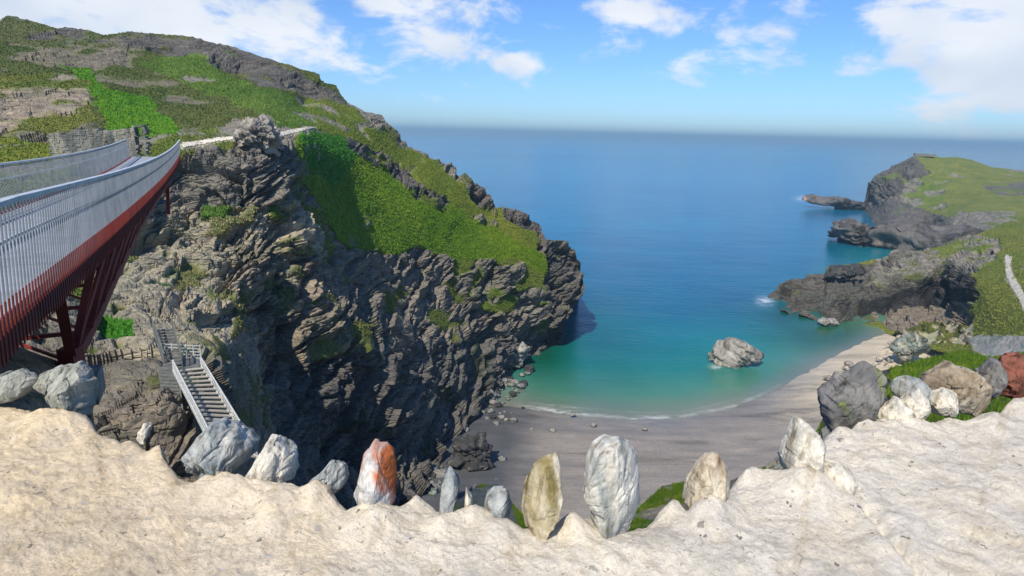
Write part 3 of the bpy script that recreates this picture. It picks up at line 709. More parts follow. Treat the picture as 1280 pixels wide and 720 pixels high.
# outer and inner faces
def skirt(row, off, depth, n, seed):
    rows = []
    for i in range(1, n + 1):
        q = row.copy(); s = i / n
        q[:, 2] -= depth * s; q[:, :2] += off * min(1, s * 3) * .06
        q += np.stack([fbm(q * 7, 3, seed), fbm(q * 7 + 9, 3, seed), fbm(q * 7 + 19, 3, seed)], 1) * .03
        rows.append(q)
    return np.array(rows)
Gr = Gp.reshape(nr, nc, 3); Cr = Cw.reshape(nr, nc, 3)
outd = E[:, :2] / np.linalg.norm(E[:, :2], axis=1, keepdims=True)
so_ = skirt(Gr[0], outd, 2.2, 16, 31); si_ = skirt(Gr[-1], -outd * .3, .95, 8, 32)
Pall = np.concatenate([so_[::-1], Gr, si_], 0)
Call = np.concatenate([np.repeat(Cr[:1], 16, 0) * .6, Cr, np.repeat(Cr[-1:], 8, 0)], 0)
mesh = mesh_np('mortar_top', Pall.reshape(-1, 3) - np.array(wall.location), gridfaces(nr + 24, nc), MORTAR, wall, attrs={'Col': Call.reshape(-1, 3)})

S_BLUE = stone_mat('blue_grey_slate', (.36, .37, .35), (.19, .22, .225), (.56, .53, .46), 22)
S_WHITE = stone_mat('white_quartz', (.66, .61, .50), (.38, .37, .33), (.74, .68, .56), 20)
S_ORANGE = stone_mat('orange_lichened_stone', (.60, .58, .54), (.44, .47, .47), (.46, .13, .04), 20, t3=.46)
S_GREEN = stone_mat('olive_stained_stone', (.54, .47, .32), (.24, .19, .07), (.62, .57, .45), 20, lo=.42)
S_BIG = stone_mat('streaked_quartz_slate', (.60, .57, .49), (.27, .29, .27), (.32, .21, .11), 17, streak=(1.6, 1, .22), t3=.55)
S_TAN = stone_mat('tan_stone', (.62, .55, .42), (.34, .25, .15), (.60, .58, .52), 18)
S_DKGREY = stone_mat('dark_grey_slate', (.20, .19, .175), (.12, .12, .115), (.16, .19, .06), 16)
S_BROWN = stone_mat('brown_faced_stone', (.30, .24, .165), (.40, .38, .31), (.22, .20, .16), 14)
S_RED = stone_mat('rusty_red_stone', (.24, .085, .055), (.13, .06, .045), (.36, .30, .26), 18)
S_SLAB = stone_mat('pale_green_slate', (.34, .34, .29), (.22, .24, .20), (.46, .42, .34), 14)
def wy(px, py): return float(gnd(px, py, WZ)[1])
stones = [
    # outline, base point, thickness, material, label
    ([(35, 488), (45, 470), (70, 458), (92, 455), (88, 468), (62, 486), (45, 496)], (50, 505), .05, S_SLAB, 'tilted grey slab left of the first stone', 1),
    ([(48, 508), (60, 486), (84, 460), (104, 456), (110, 480), (109, 526), (80, 520), (58, 516)], (85, 518), .10, S_SLAB, 'greenish grey block at the left end of the stones', 2),
    ([(-30, 490), (-5, 472), (25, 462), (46, 462), (42, 480), (28, 498), (0, 503)], (10, 508), .07, S_SLAB, 'flat grey slab at the left edge', 3),
    ([(168, 550), (176, 538), (184, 527), (189, 530), (184, 545), (178, 554)], (176, 552), .02, S_WHITE, 'thin white upright chip', 4),
    ([(222, 588), (228, 566), (246, 548), (258, 530), (280, 533), (306, 545), (312, 568), (306, 592), (280, 602), (240, 600)], (270, 602), .14, S_BLUE, 'broad blue grey block in front of the metal stairs', 5),
    ([(302, 606), (318, 575), (330, 555), (345, 550), (360, 556), (363, 580), (361, 606), (340, 616)], (335, 612), .09, S_WHITE, 'white rounded block', 6),
    ([(378, 615), (395, 600), (410, 582), (424, 577), (431, 592), (434, 612), (415, 626), (395, 626)], (408, 624), .06, S_BLUE, 'small pointed grey stone', 7),
    ([(433, 640), (446, 606), (452, 574), (464, 556), (484, 560), (496, 574), (499, 606), (497, 634), (470, 648), (445, 650)], (468, 645), .08, S_ORANGE, 'upright stone with bright orange lichen', 8),
    ([(547, 650), (550, 622), (553, 602), (560, 588), (571, 584), (577, 592), (574, 612), (566, 640), (556, 656)], (558, 650), .05, S_BLUE, 'slim leaning blue grey stone', 9),
    ([(578, 634), (582, 612), (589, 624), (592, 642)], (584, 640), .03, S_WHITE, 'tiny pale chip right of the slim stone', 10),
    ([(604, 644), (608, 626), (618, 615), (632, 613), (638, 626), (639, 648), (620, 654)], (622, 650), .06, S_BLUE, 'small blunt blue stone', 11),
    ([(653, 640), (656, 606), (668, 586), (684, 576), (696, 571), (704, 585), (707, 618), (700, 640), (684, 664), (672, 690), (660, 682)], (680, 672), .06, S_GREEN, 'pointed upright stone stained olive and brown', 12),
    ([(726, 626), (731, 590), (741, 562), (756, 551), (775, 543), (790, 550), (799, 572), (804, 610), (806, 650), (794, 664), (772, 684), (752, 686), (742, 660), (732, 640)], (765, 672), .11, S_BIG, 'largest upright stone, streaked grey and white', 13),
    ([(857, 642), (862, 612), (874, 588), (888, 574), (902, 572), (914, 590), (918, 618), (908, 640), (880, 652)], (885, 645), .08, S_TAN, 'tan centred upright stone with white edges', 14),
    ([(980, 600), (986, 575), (992, 548), (1001, 526), (1016, 534), (1028, 548), (1034, 580), (1030, 604), (1000, 612)], (1005, 606), .09, S_WHITE, 'white pointed stone before the lower masonry', 15),
    ([(1022, 600), (1034, 582), (1056, 582), (1072, 596), (1078, 618), (1056, 628), (1034, 620)], (1050, 620), .08, S_WHITE, 'low lumpy white stone below the pointed one', 16),
    ([(1028, 546), (1028, 518), (1040, 498), (1052, 492), (1060, 478), (1078, 474), (1092, 460), (1110, 454), (1114, 474), (1120, 498), (1106, 520), (1098, 538), (1060, 548)], (1080, 525), .14, S_DKGREY, 'large dark mossy rock slab', 17),
    ([(1100, 535), (1106, 512), (1116, 497), (1128, 500), (1140, 518), (1148, 536), (1120, 546)], (1122, 534), .06, S_WHITE, 'white wedge right of the dark slab', 18),
    ([(1128, 506), (1140, 490), (1152, 487), (1164, 500), (1168, 522), (1158, 534), (1144, 524)], (1152, 530), .05, S_WHITE, 'cracked white stone leaning left', 19),
    ([(1118, 492), (1124, 478), (1140, 473), (1158, 478), (1172, 490), (1170, 512), (1150, 502), (1130, 512)], (1146, 516), .07, S_BLUE, 'dark blue stone behind the cracked white one', 20),
    ([(1164, 506), (1172, 492), (1186, 488), (1202, 494), (1202, 510), (1190, 520), (1172, 522)], (1184, 522), .06, S_WHITE, 'small white stone under the big brown faced one', 21),
    ([(1162, 494), (1166, 464), (1180, 448), (1200, 458), (1226, 470), (1248, 488), (1254, 502), (1244, 520), (1222, 524), (1196, 512), (1176, 510)], (1208, 516), .11, S_BROWN, 'big brown faced stone with a pale rim', 22),
    ([(1224, 478), (1232, 456), (1250, 450), (1262, 462), (1260, 500), (1240, 500)], (1246, 504), .08, S_DKGREY, 'dark grey stone between brown and red stones', 23),
    ([(1252, 500), (1254, 470), (1262, 450), (1284, 444), (1310, 450), (1316, 490), (1290, 502)], (1275, 500), .09, S_RED, 'rusty red stone at the right edge', 24),
]
for (poly, bp_, th, mt, lab, sd) in stones:
    Yb = wy(*bp_) + th * .3
    # keep the part above the mortar at the outline's place, root it in the mortar
    o = rock('coping_stone', poly, Yb, th * 1.5, mt, None, seed=sd * 5, block=.55, amp=(.026 if sd in (10, 16, 18, 19, 20, 21) else .036), cuts=(34 if sd < 4 or sd in (5, 17, 18, 19, 20, 21, 22, 23, 24) else 20), nth=180, nph=110, pw=.27, flat=.35, tilt=78 + (sd * 37) % 25 - 12)
    o.location = Vector(o.location) - Vector(wall.location); o.parent = wall
    o['label'] = lab

# ground where the photographer stands
PX, PY = np.meshgrid(np.linspace(-8, 8, 60), np.linspace(-6, .45, 40))
p = np.stack([PX, PY, np.full_like(PX, EYE[2] - 1.62)], -1).reshape(-1, 3); p[:, 2] += fbm(p * 2, 3, 2) * .02
o = mesh_np('footpath', p, gridfaces(*PX.shape), MORTAR, attrs={'Col': np.tile([.40, .34, .25], (len(p), 1))}); o['kind'] = 'structure'

# ================================================================== BOULDERS, SKERRIES
B_SEA = stone_mat('grey_sea_rock', (.30, .28, .25), (.15, .15, .14), (.40, .37, .32), .5, bump=.35)
B_DARK = stone_mat('dark_wet_rock', (.055, .055, .055), (.03, .032, .032), (.12, .115, .10), .5, bump=.35)
B_GREY = stone_mat('grey_boulder', (.22, .22, .21), (.12, .13, .13), (.32, .30, .27), .6, bump=.3)
B_PALE = stone_mat('pale_beach_rock', (.46, .42, .34), (.30, .28, .24), (.55, .50, .40), .8, bump=.2)
B_GREEN = stone_mat('green_boulder', (.20, .23, .20), (.07, .09, .08), (.36, .34, .27), .6, bump=.3)
B_FAR = stone_mat('far_rock', (.13, .12, .11), (.05, .05, .05), (.32, .24, .19), .12, bump=1.2, t3=.58)
def boulder(poly, z, thick, mat, label, cat='rock', group=None, seed=0, name='boulder', **kw):
    pl = np.array(poly, float); base = gnd(pl[:, 0].mean(), pl[:, 1].max(), z)
    o = rock(name, poly, base[1] + thick * .25, thick, mat, None, seed=seed, **kw)
    return tag(o, label, cat, group)
boulder([(892, 459), (891, 440), (896, 427), (912, 424), (934, 430), (950, 438), (961, 446), (950, 454), (925, 459), (905, 462)], 0, 8, B_SEA, 'low grey rock standing alone in the turquoise shallows', seed=11, name='sea_rock', amp=.07, block=.6, flat=.3, tilt=-28, pw=.45, cuts=20, nth=160, nph=90)
boulder([(568, 584), (566, 562), (578, 548), (604, 544), (616, 552), (616, 578), (606, 588), (580, 590)], 1.5, 5, B_DARK, 'square black boulder on the dark left end of the beach', seed=12, amp=.12, block=.4)
boulder([(1117, 440), (1118, 426), (1128, 418), (1146, 416), (1158, 424), (1161, 440), (1146, 452), (1126, 450)], 3, 6, B_GREEN, 'green grey boulder on the pale sand at the right of the beach', seed=13, amp=.1)
boulder([(1003, 250), (1006, 244), (1030, 245), (1058, 249), (1082, 254), (1090, 262), (1070, 264), (1040, 258), (1015, 255)], -1, 30, B_FAR, 'long low dark reef running out from the far headland', seed=14, name='reef', amp=.12, block=.2, flat=.3)
boulder([(1040, 288), (1050, 279), (1068, 276), (1086, 284), (1103, 296), (1106, 306), (1088, 312), (1066, 306), (1048, 298)], -2, 30, B_FAR, 'dark slanting rock with a pale pink top below the far headland', seed=15, name='reef', amp=.14, block=.28, flat=.25)
boulder([(1082, 296), (1096, 284), (1130, 284), (1180, 286), (1236, 284), (1240, 308), (1190, 318), (1130, 322), (1095, 312)], -2, 40, B_FAR, 'slanting slab reef between the far headland and the rocky point', seed=16, name='reef', amp=.14, block=.28, flat=.25)
boulder([(1034, 346), (1038, 335), (1060, 330), (1084, 332), (1082, 342), (1058, 350)], 7, 9, B_DARK, 'dark block perched on the back of the rocky point', seed=17, amp=.12)
boulder([(1022, 402), (1030, 398), (1048, 400), (1052, 406), (1036, 409)], 0, 5, B_SEA, 'small pale flat rock awash under the rocky point', seed=18, name='sea_rock', amp=.1)
boulder([(622, 452), (628, 436), (646, 430), (660, 434), (664, 446), (652, 458), (634, 460)], .5, 6, B_SEA, 'pale boulder at the foot of the island cliff', seed=19, amp=.13)
boulder([(676, 418), (684, 408), (700, 404), (706, 416), (702, 430), (684, 434)], -.5, 6, B_DARK, 'reddish dark rock under the tip of the island', seed=20, amp=.13)
boulder([(700, 330), (712, 322), (724, 334), (722, 352), (712, 366), (700, 356)], 18, 8, B_DARK, 'dark crag bulging from the tip of the island', seed=21, amp=.14) if False else None
rs = random.Random(3)
cnt = 0
wherew = ['against the cliff foot', 'on the dark shingle', 'beside the black boulder', 'at the water edge', 'where sand meets cliff']
for i in range(240):
    if i % 3 == 0:
        x = rs.uniform(505, 640); yb = rs.uniform(max(500, 640 - (x - 480) * .9), 625)
    else:
        x = rs.uniform(548, 700); c_ = 500 - (x - 560) * .38; yb = c_ + abs(rs.gauss(0, 1)) * 24 + (8 if x < 600 else 0)
        if yb > 548 or x > 662: continue
    if 556 < x < 626 and 540 < yb < 600: continue
    w = (3 + 13 * rs.random() ** 1.8) * (1.25 if x < 600 else 1.0); h_ = w * rs.uniform(.45, .8)
    k_ = rs.randint(6, 9); pl = [(x + w / 2 * math.cos(2 * math.pi * q / k_) * rs.uniform(.8, 1.15), yb - h_ / 2 - h_ / 2 * math.sin(2 * math.pi * q / k_) * rs.uniform(.8, 1.15)) for q in range(k_)]
    zz_ = max(.1, (yb - wline(x)) * .02)
    mt = rs.choice([B_GREY, B_GREY, B_SEA, B_DARK, B_GREEN])
    boulder(pl, zz_, w * .13, mt, 'loose boulder in the scatter between the island cliff and the beach', 'rock', 'boulders scattered below the island cliff', seed=100 + i, nth=26, nph=15, amp=.12)
for i in range(46):
    x = rs.uniform(1035, 1125); y = wline(x) + rs.uniform(12, 42) + (1125 - x) * .12
    w = 3 + 9 * rs.random() ** 2; k_ = 7; z_ = .6 + (x - 1000) / 90
    pl = [(x + w / 2 * math.cos(2 * math.pi * q / k_) * rs.uniform(.8, 1.15), y - w * .3 - w * .3 * math.sin(2 * math.pi * q / k_)) for q in range(k_)]
    boulder(pl, z_, w * .15, rs.choice([B_SEA, B_PALE, B_PALE]), 'pale rock in the rubble on the dry sand at the right of the beach', 'rock', 'pale rocks on the dry sand', seed=500 + i, nth=22, nph=13, amp=.12)
for (x, y, w) in ((690, 540, 10), (742, 533, 9), (664, 538, 7), (716, 520, 8), (806, 538, 8), (640, 556, 6)):
    pl = [(x + w / 2 * math.cos(a), y - w * .22 * (1 + math.sin(a))) for a in np.linspace(0, 6.283, 8)[:-1]]
    boulder(pl, .6, w * .12, B_SEA, 'small pale rock lying on the open wet sand', 'rock', 'small rocks on the open sand', seed=300 + x, nth=26, nph=15)

# ================================================================== BRIDGE
STEEL = metal_mat('stainless_steel', (.62, .66, .70), (.50, .54, .58), .38, .25, 2)
WIRE = metal_mat('steel_wire', (.31, .335, .35), (.22, .24, .255), .45, .3, 2)
RUST = metal_mat('red_brown_painted_steel', (.26, .035, .022), (.16, .022, .018), .55, .0, 1.2)
DECKM = metal_mat('pale_slate_deck', (.36, .38, .40), (.26, .28, .30), .6, 0, 2)
CONC = stone_mat('weathered_concrete', (.34, .33, .30), (.24, .23, .21), None, 1.5, bump=.05)
DZ = EYE[2] - 1.9
a0 = gnd(0, 405, DZ); a1 = gnd(223, 190, DZ)
d_ = a1 - a0; Lr = np.linalg.norm(d_); d_ = d_ / Lr; left = np.array([d_[1] * -1, d_[0], 0]); left = np.array([-d_[1], d_[0], 0])
BW = 2.9; upz = np.array([0, 0, 1.0])
s0, s1 = -7.0, Lr
bridge = empty('footbridge', tuple(a0 + left * BW / 2))
tag(bridge, 'long steel footbridge with silver railings and red lattice underside crossing to the island', 'bridge')
def onplane(px, py, off):
    d = ray(px, py); n_ = np.cross(d_, upz); q = a0 + left * off
    t_ = ((q - EYE) @ n_) / (d @ n_); return EYE + d * t_
prof = [onplane(x, y, 0) for x, y in ((0, 405), (32, 381), (62, 357), (100, 328), (127, 302), (150, 278), (176, 252), (202, 228), (214, 213), (222, 199))]
ps = np.array([(p_ - a0) @ d_ for p_ in prof]); pz = np.array([p_[2] for p_ in prof]) - DZ
pcf = np.polyfit(ps, pz, 3)
def zc(s): return float(np.interp(s, [-20, ps[0]], [0, 0]) if s < ps[0] else np.polyval(pcf, s) - np.polyval(pcf, ps[0]) * max(0, 1 - s / 8))
def S(s, off=0, z=0): return a0 + d_ * s + left * off + upz * (z + zc(s))
# the two halves sag a little towards the middle joint, as the deck in the photo does
mb = MB()
n = 60
for i in range(n):
    sa = s0 + (s1 - s0) * i / n; sb = s0 + (s1 - s0) * (i + 1) / n - .02
    mb.bar(S(sa, BW / 2, -.05), S(sb, BW / 2, -.05), BW - .16, .08)
mb.build('deck', DECKM, bridge)
for off in (0, BW):
    sg = -1 if off == 0 else 1
    sg_ = np.linspace(s0, s1, 41)
    for nm_, o_, z_, w_, h_, mt_ in (('edge_beam', 0, -.14, .10, .30, RUST), ('handrail', sg * .16, 1.16, .09, .05, STEEL), ('middle_rail', sg * .10, .78, .025, .03, STEEL)):
        mb = MB()
        for a, b_ in zip(sg_[:-1], sg_[1:]): mb.bar(S(a, off + o_, z_), S(b_ + .01, off + o_, z_), w_, h_)
        mb.build(nm_, mt_, bridge)
def baluster(mb, s, off, w=.014):
    sg = -1 if off == 0 else 1
    mb.bar(S(s, off + sg * .07, -.22), S(s, off + sg * .16, 1.14), w, w)
    return mb
# balusters: the hundred nearest are parts, the rest one row
sp_ = .125; sn = int((s1 - s0) / sp_)
nearset = [i for i in range(sn) if s0 + i * sp_ >= -1.0][:100]
for i in nearset:
    mb = baluster(MB(), s0 + i * sp_, 0)
    o = mb.build('baluster', WIRE, bridge)
    lo_ = MB()
rest = MB()
for i in range(sn):
    if i not in nearset: baluster(rest, s0 + i * sp_, 0)
    baluster(rest, s0 + i * sp_, BW)
o = rest.build('baluster_row', WIRE, bridge); o['kind'] = 'stuff'
# red toe plates behind the foot of the balusters
for off in (0,):
    sg = -1 if off == 0 else 1
    pl = MB()
    k_ = int((s1 - s0) / .125)
    for i in range(k_):
        s_ = s0 + i * .125 + .06
        pl.bar(S(s_, off + sg * .085, -.30), S(s_, off + sg * .12, .26), .03, .012)
        if i % 16 == 0: pl.bar(S(s_, off + sg * .03, .0), S(s_ + 2.0, off + sg * .03, .0), .012, .16)
    pl.build('toe_plate', RUST, bridge)
# lower chords: intersect the seen line with the vertical plane of each truss
INS = .75
chord = [onplane(x, y, INS) for x, y in ((90, 453), (104, 428), (120, 396), (137, 358), (155, 321), (172, 287), (188, 260), (202, 239), (212, 224))]
cs = [((p_ - a0) @ d_) for p_ in chord]; cz = [p_[2] for p_ in chord]
def chz(s): return float(np.interp(s, cs, cz))
send = cs[-1]
for off in (INS, BW - INS):
    mb = MB()
    ss = np.linspace(cs[0], send, 26)
    for a, b_ in zip(ss[:-1], ss[1:]):
        pa = S(a, off); pa[2] = chz(a); pb = S(b_ + .02, off); pb[2] = chz(b_ + .02)
        mb.bar(pa, pb, .17, .22)
    mb.build('lower_chord', RUST, bridge)
st_ = [cs[0]]
while st_[-1] < send - 1.5: st_.append(st_[-1] + 1.9 + .35 * (len(st_) > 4))
for off, edge in ((INS, .12), (BW - INS, BW - .12)):
    for i, s_ in enumerate(st_):
        pa = S(s_, off); pa[2] = chz(s_)
        MB().bar(pa, S(s_ + .0, edge, -.2), .09, .13).build('truss_post', RUST, bridge)
        if i + 1 < len(st_):
            MB().bar(pa, S(st_[i + 1], edge, -.2), .06, .08).build('diagonal_brace', RUST, bridge)
br = MB()
for i, s_ in enumerate(st_):
    pa = S(s_, INS); pb = S(s_, BW - INS); pa[2] = pb[2] = chz(s_); br.bar(pa, pb, .08, .08)
    if i + 1 < len(st_):
        pc = S(st_[i + 1], BW - INS); pc[2] = chz(st_[i + 1]); br.bar(pa, pc, .05, .05)
br.build('cross_bracing', RUST, bridge)
# splayed root legs
r0 = S(cs[0], INS); r0[2] = chz(cs[0]); r1 = S(cs[0], BW - INS); r1[2] = chz(cs[0])
leg = MB().bar(r0 + upz * .15, S(cs[0] - 2.4, .3, -.2), .16, .2); leg.bar(r0 + np.array([0, 0, -.35]), r0 + upz * .3, .3, .3); leg.build('root_leg', RUST, bridge)
leg = MB().bar(r1 + upz * .15, S(cs[0] - 2.4, BW - .3, -.2), .16, .2); leg.bar(r1 + np.array([0, 0, -.35]), r1 + upz * .3, .3, .3); leg.build('root_leg', RUST, bridge)
MB().bar(r0 - upz * .5 - left * .4, r1 - upz * .5 + left * .4, .9, .5).build('abutment', CONC, bridge)
e0 = S(s1 - 5, INS, -3.2); MB().bar(e0, S(s1 - 1, INS, -.3), .2, .3).bar(S(s1 - 5, BW - INS, -3.2), S(s1 - 1, BW - INS, -.3), .2, .3).build('far_leg', RUST, bridge)

# ================================================================== STAIRS
STAIR = metal_mat('pale_galvanised_steel', (.62, .63, .60), (.48, .50, .48), .55, .1, 3)
TREAD = metal_mat('weathered_tread', (.56, .50, .40), (.42, .37, .29), .8, 0, 3)
def surf(px, py):
    """point on the island surface seen at this place"""
    X_, Y_ = topix(HP.reshape(-1, 3)[::7]); i = np.argmin((X_ - px) ** 2 + (Y_ - py) ** 2); return HP.reshape(-1, 3)[::7][i]
def stairway(T0, T1, B0, B1, nst, label, railing=True, rh=1.0, cat='stairs', tm=TREAD, rm=STAIR):
    T0, T1, B0, B1 = [np.asarray(t_, float) for t_ in (T0, T1, B0, B1)]
    root = empty('staircase', tuple((B0 + B1) / 2)); tag(root, label, cat)
    run = ((B0 + B1) - (T0 + T1)) / 2; rh_ = run * np.array([1, 1, 0]); rh_ /= np.linalg.norm(rh_)
    for i in range(nst):
        f_ = (i + .5) / nst; a = T0 + (B0 - T0) * f_; b_ = T1 + (B1 - T1) * f_
        MB().bar(a, b_, np.linalg.norm(run) / nst * .95, .06).build('tread', tm, root)
    for (a, b_) in ((T0, B0), (T1, B1)):
        MB().bar(a - upz * .12, b_ - upz * .12, .08, .28).build('stringer', rm, root)
        if railing:
            r_ = MB().bar(a + upz * rh, b_ + upz * rh, .08, .08).bar(a + upz * rh * .5, b_ + upz * rh * .5, .03, .03)
            r_.build('handrail', rm, root)
            for i in range(6):
                q = a + (b_ - a) * i / 5; MB().bar(q - upz * .2, q + upz * rh, .07, .07).build('post', rm, root)
            g_ = MB(); k_ = 44
            for i in range(k_):
                q = a + (b_ - a) * (i + .5) / k_; g_.bar(q, q + upz * rh, .022, .022)
            g_.build('infill_bars', rm, root)
    return root
stairway(at(217, 462, 35.6), at(252, 458, 37.4), at(270, 566, 29.0), at(322, 574, 30.6), 20, 'pale metal staircase with two handrails descending the rocks behind the blue grey stone', rh=.62)
STEPM = metal_mat('grey_slate_step', (.16, .165, .15), (.10, .11, .10), .8, 0, 3)
stairway(at(192, 412, 40.5), at(216, 410, 41.5), at(206, 456, 37.2), at(228, 456, 37.2), 12, 'faint grey upper flight of steps above the metal staircase', True, .8, tm=STEPM, rm=STEPM)
stairway(at(198, 458, 36.5), at(222, 460, 36.5), at(206, 512, 33.2), at(228, 512, 33.2), 12, 'narrow slate steps left of the metal staircase', False, tm=STEPM, rm=STEPM)
lb = empty('landing', tuple(at(225, 456, 37))); tag(lb, 'small railed landing at the head of the metal staircase', 'landing')
q0, q1, q2, q3 = at(205, 457, 36.6), at(250, 459, 37.4), at(252, 452, 39), at(208, 450, 38.6)
MB().bar((q0 + q3) / 2, (q1 + q2) / 2, 1.6, .12).build('platform', STEPM, lb)
r_ = MB()
for k_ in range(5): r_.bar(q3 + upz * (.25 + k_ * .22), q2 + upz * (.25 + k_ * .22), .04, .05)
for k_ in range(6): q = q3 + (q2 - q3) * k_ / 5; r_.bar(q, q + upz * 1.2, .06, .06)
r_.build('railing', STAIR, lb)

# ================================================================== ISLAND RUINS AND PATH
RUIN = stone_mat('ruin_masonry', (.26, .25, .21), (.13, .14, .12), (.34, .32, .25), 1.2, bump=.12)
def masonry(name, base_pts, h, thick, label, cat, seed=0, gaps=(), course=.35, mat=RUIN, blockl=.7, hvar=.3):
    """rubble wall built of individually sized courses in one mesh; gaps = [(s0,s1,height)]"""
    base_pts = [np.asarray(b_, float) for b_ in base_pts]
    root = empty(name, tuple(base_pts[0])); tag(root, label, cat)
    rr = random.Random(seed); mb = MB()
    s_tot = 0
    for a, b_ in zip(base_pts[:-1], base_pts[1:]):
        dv = b_ - a; L = np.linalg.norm(dv[:2]); dh = dv / L; nl = np.array([-dh[1], dh[0], 0])
        z = 0
        top_h = h * (1 + 0)
        while z < top_h:
            ch = course * rr.uniform(.7, 1.3); s = -rr.uniform(0, .4)
            while s < L:
                bl = blockl * rr.uniform(.5, 1.6); sm = s + bl / 2
                hl = h * (1 - hvar * .5 + hvar * .5 * math.sin((s_tot + sm) * .9 + seed) + hvar * .3 * math.sin((s_tot + sm) * 2.7))
                ok = z < hl and not any(g0 < s_tot + sm < g1 and z < gh for g0, g1, gh in gaps)
                if ok:
                    c_ = a + dh * sm + upz * (z + ch / 2) + nl * rr.uniform(-.02, .02) * thick
                    mb.box(c_, dh * (bl / 2 - .015), nl * thick / 2 * rr.uniform(.9, 1.08), upz * (ch / 2 - .012))
                s += bl
            z += ch
        s_tot += L
    mb.build('stonework', mat, root)
    return root
def onS(px, py, dz=0, dy=0):
    q = surf(px, py).copy(); q[2] += dz; q[1] += dy; return q
w0, w1, w2 = at(70, 203, 74), at(140, 199, 74.5), at(184, 194, 75)
masonry('ruined_wall', [w0, w1, w2], 3.6, 1.0, 'ruined grey castle wall with a narrow doorway above the far end of the bridge', 'ruin', 4, gaps=((9.7, 10.3, 9.0),), blockl=.42, course=.2, hvar=.12)
rock('tmp', [(0, 0), (1, 0), (0, 1)], 1, 1, RUIN) if False else None
boulder([(292, 190), (290, 172), (300, 158), (316, 148), (334, 150), (346, 162), (350, 180), (348, 192)], EYE[2] - 3.5, 6, stone_mat('ruin_outcrop', (.34, .31, .26), (.20, .19, .17), (.42, .39, .32), .6, bump=.4), 'tan rocky outcrop standing between the two stretches of pale island path', seed=31, name='rock_outcrop', amp=.14, block=.3, flat=.5, nth=160, nph=90)
PATHM = stone_mat('pale_path_gravel', (.62, .58, .48), (.52, .48, .40), None, 1.0, bump=.05)
def ribbon(name, pts, w, dz=.12, n=50):
    P_ = np.array([np.asarray(q, float) for q in pts]); tt = np.linspace(0, len(P_) - 1, n)
    Q = np.stack([np.interp(tt, np.arange(len(P_)), P_[:, k]) for k in range(3)], 1)
    T_ = np.gradient(Q, axis=0)[:, :2]; T_ /= np.linalg.norm(T_, axis=1, keepdims=True); Nm = np.stack([-T_[:, 1], T_[:, 0], 0 * T_[:, 0]], 1)
    V = np.stack([Q + Nm * w / 2 - upz * .5, Q + Nm * w / 2 + upz * dz, Q - Nm * w / 2 + upz * dz, Q - Nm * w / 2 - upz * .5], 1).reshape(-1, 3)
    o = mesh_np(name, V, gridfaces(n, 4), PATHM); o['kind'] = 'structure'; return o
def drape(name, src, poly, mat, lift=.12, attrs=None):
    """a path laid on the ground: the ground's own surface inside the path's outline, raised a little"""
    P2 = TURF[src][0]; nr_, nc_ = P2.shape[:2]; X_, Y_ = topix(P2.reshape(-1, 3)); mk = pip(poly, X_, Y_)
    F_ = gridfaces(nr_, nc_); F_ = F_[mk[F_].sum(1) >= 3]
    used, inv = np.unique(F_.ravel(), return_inverse=True)
    V = P2.reshape(-1, 3)[used] + upz * lift
    o = mesh_np(name, V, inv.reshape(-1, 4), mat, smooth=True, attrs=attrs and {k: np.tile(v, (len(V), 1)) for k, v in attrs.items()}); o['kind'] = 'structure'; return o
drape('path', 'headland', [(226, 179), (250, 176), (272, 172.5), (292, 171), (292, 175.5), (272, 178), (250, 182), (228, 186)], PATHM, .12)
drape('path', 'headland', [(345, 167), (362, 163), (384, 159), (398, 159), (380, 164), (364, 168), (348, 172)], PATHM, .12)
drape('path', 'coast_slope', [(1256, 318), (1266, 322), (1263, 332), (1268, 346), (1276, 358), (1283, 372), (1284, 396), (1278, 388), (1272, 372), (1262, 356), (1256, 340)], PATHM, .1)

# lower masonry below the parapet on the right
lw = stone_mat('dark_wall_stone', (.20, .20, .185), (.12, .12, .11), (.27, .26, .22), 5, bump=.03)
masonry('retaining_wall', [at(962, 606, 7.2), at(1000, 590, 6.9), at(1034, 570, 6.8)], .36, .35, 'dark dry stone retaining wall seen behind the white pointed stone', 'wall', 9, course=.09, blockl=.16, mat=lw, hvar=.05)

# cairn-like ruin on the far headland
masonry('ruined_wall', [at(1143, 195, 519), at(1166, 196, 519)], 2.2, 3, 'tiny dark wall on the crest of the far headland', 'ruin', 12, course=1.2, blockl=2.5, mat=lw)

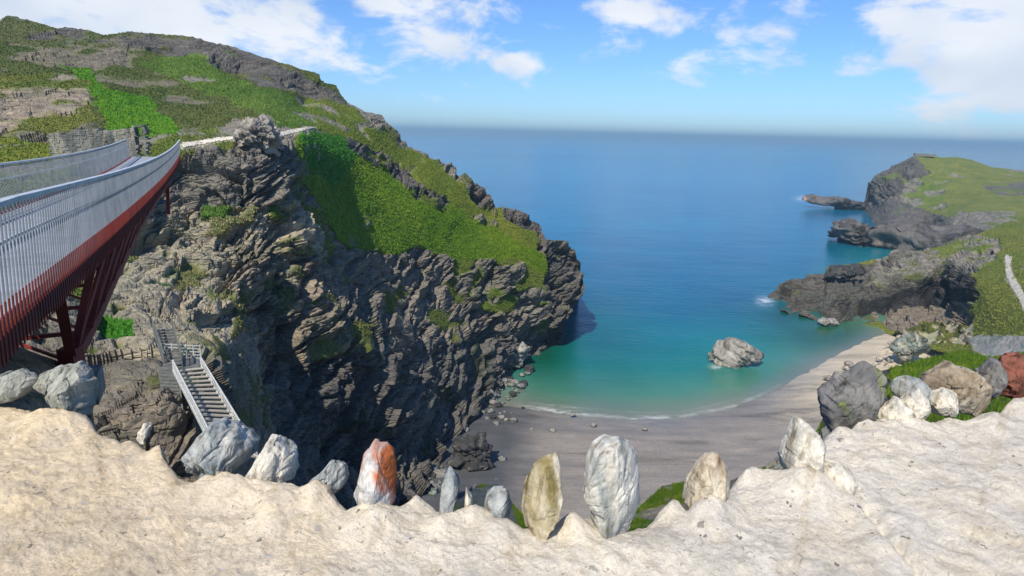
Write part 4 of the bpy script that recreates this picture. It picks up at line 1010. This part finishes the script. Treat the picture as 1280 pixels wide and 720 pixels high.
# ================================================================== TURF TUFTS (real blades and clumps on the grassed surfaces)
gm, nt, b = nmat('grass_blades')
ca = nt.nodes.new('ShaderNodeAttribute'); ca.attribute_name = 'Col'; nt.links.new(ca.outputs['Color'], b.inputs['Base Color'])
b.inputs['Roughness'].default_value = .8; b.inputs['Specular IOR Level'].default_value = .2
def tufts(src, n, h, w, seed, box, bl=3):
    P2, C_, G_ = TURF[src]; r = np.random.RandomState(seed)
    P_ = P2.reshape(-1, 3); X_, Y_ = topix(P_)
    ok = (G_.ravel() > .7) & (X_ > box[0]) & (X_ < box[2]) & (Y_ > box[1]) & (Y_ < box[3])
    c_ = C_.reshape(-1, 3); ok &= c_[:, 1] > c_[:, 0] * 1.05
    idx = np.where(ok)[0]
    if len(idx) == 0: return
    # even spread over the ground, not over the survey grid
    dep = P_[idx, 1]; wt = dep ** 2; pick = r.choice(idx, n, p=wt / wt.sum())
    nc_ = P2.shape[1]; nb_ = np.minimum(pick + 1 + nc_, len(P_) - 1)
    base = P_[pick] + (P_[nb_] - P_[pick]) * r.rand(n, 1)
    V = []; F_ = []; K = []
    for k in range(bl):
        a = r.rand(n) * 6.283; ln = r.rand(n, 1) * .6; hh = h * (.5 + r.rand(n, 1)); ww = w * (.5 + r.rand(n, 1))
        u = np.stack([np.cos(a), np.sin(a), 0 * a], 1); v = np.stack([-np.sin(a), np.cos(a), 0 * a], 1)
        o_ = base + u * (r.rand(n, 1) - .5) * w * 2 - np.array([0, 0, 1]) * hh * .2
        V += [o_ - u * ww / 2, o_ + u * ww / 2, o_ + v * ln * hh + np.array([0, 0, 1]) * hh * 1.2]
    V = np.stack(V, 1).reshape(-1, 3); F_ = np.arange(len(V)).reshape(-1, 3)
    pt_ = fbm(base / 16.0 if src != 'cliff_edge' else base / .6, 4, 71)[:, None]
    vc = c_[pick] * (1.05 + .3 * r.rand(n, 1)) * (1 + np.array([[.35, .18, .3]]) * np.clip(pt_ * 2.2, -.8, 1)) * np.array([1, 1, 1]) ; vc = vc * np.where(r.rand(n, 1) > .9, np.array([[1.3, 1.1, 1.3]]), 1)
    vc = np.repeat(vc, bl * 3, 0)
    o = mesh_np('grass', V, F_, gm, smooth=False, attrs={'Col': vc}); o['kind'] = 'stuff'
    o['label'] = {'headland': 'rough green turf on the slopes of the island headland', 'coast_slope': 'short turf on the slope right of the beach', 'cliff_edge': 'grass growing just beyond the foreground wall'}[src]; o['category'] = 'grass'
tufts('headland', 75000, .17, .22, 1, (-100, 0, 740, 420))
tufts('coast_slope', 16000, .25, .26, 2, (1050, 250, 1400, 470))
tufts('cliff_edge', 26000, .055, .010, 3, (560, 400, 1330, 720), 4)

# ================================================================== HAZE
hm_ = bpy.data.materials.new('haze'); hm_.use_nodes = True; nt = hm_.node_tree; nt.nodes.clear()
ho = nt.nodes.new('ShaderNodeOutputMaterial'); pv = nt.nodes.new('ShaderNodeVolumePrincipled'); nt.links.new(pv.outputs[0], ho.inputs['Volume'])
pv.inputs['Color'].default_value = (.55, .86, 1, 1); pv.inputs['Density'].default_value = .00021; pv.inputs['Anisotropy'].default_value = .2
hz = MB().box((0, 34950, 50), (61000 * 6, 0, 0), (0, 35100, 0), (0, 0, 59)).build('haze', hm_); hz['kind'] = 'stuff'
hz['label'] = 'thin sea haze over the bay'; hz['category'] = 'haze'
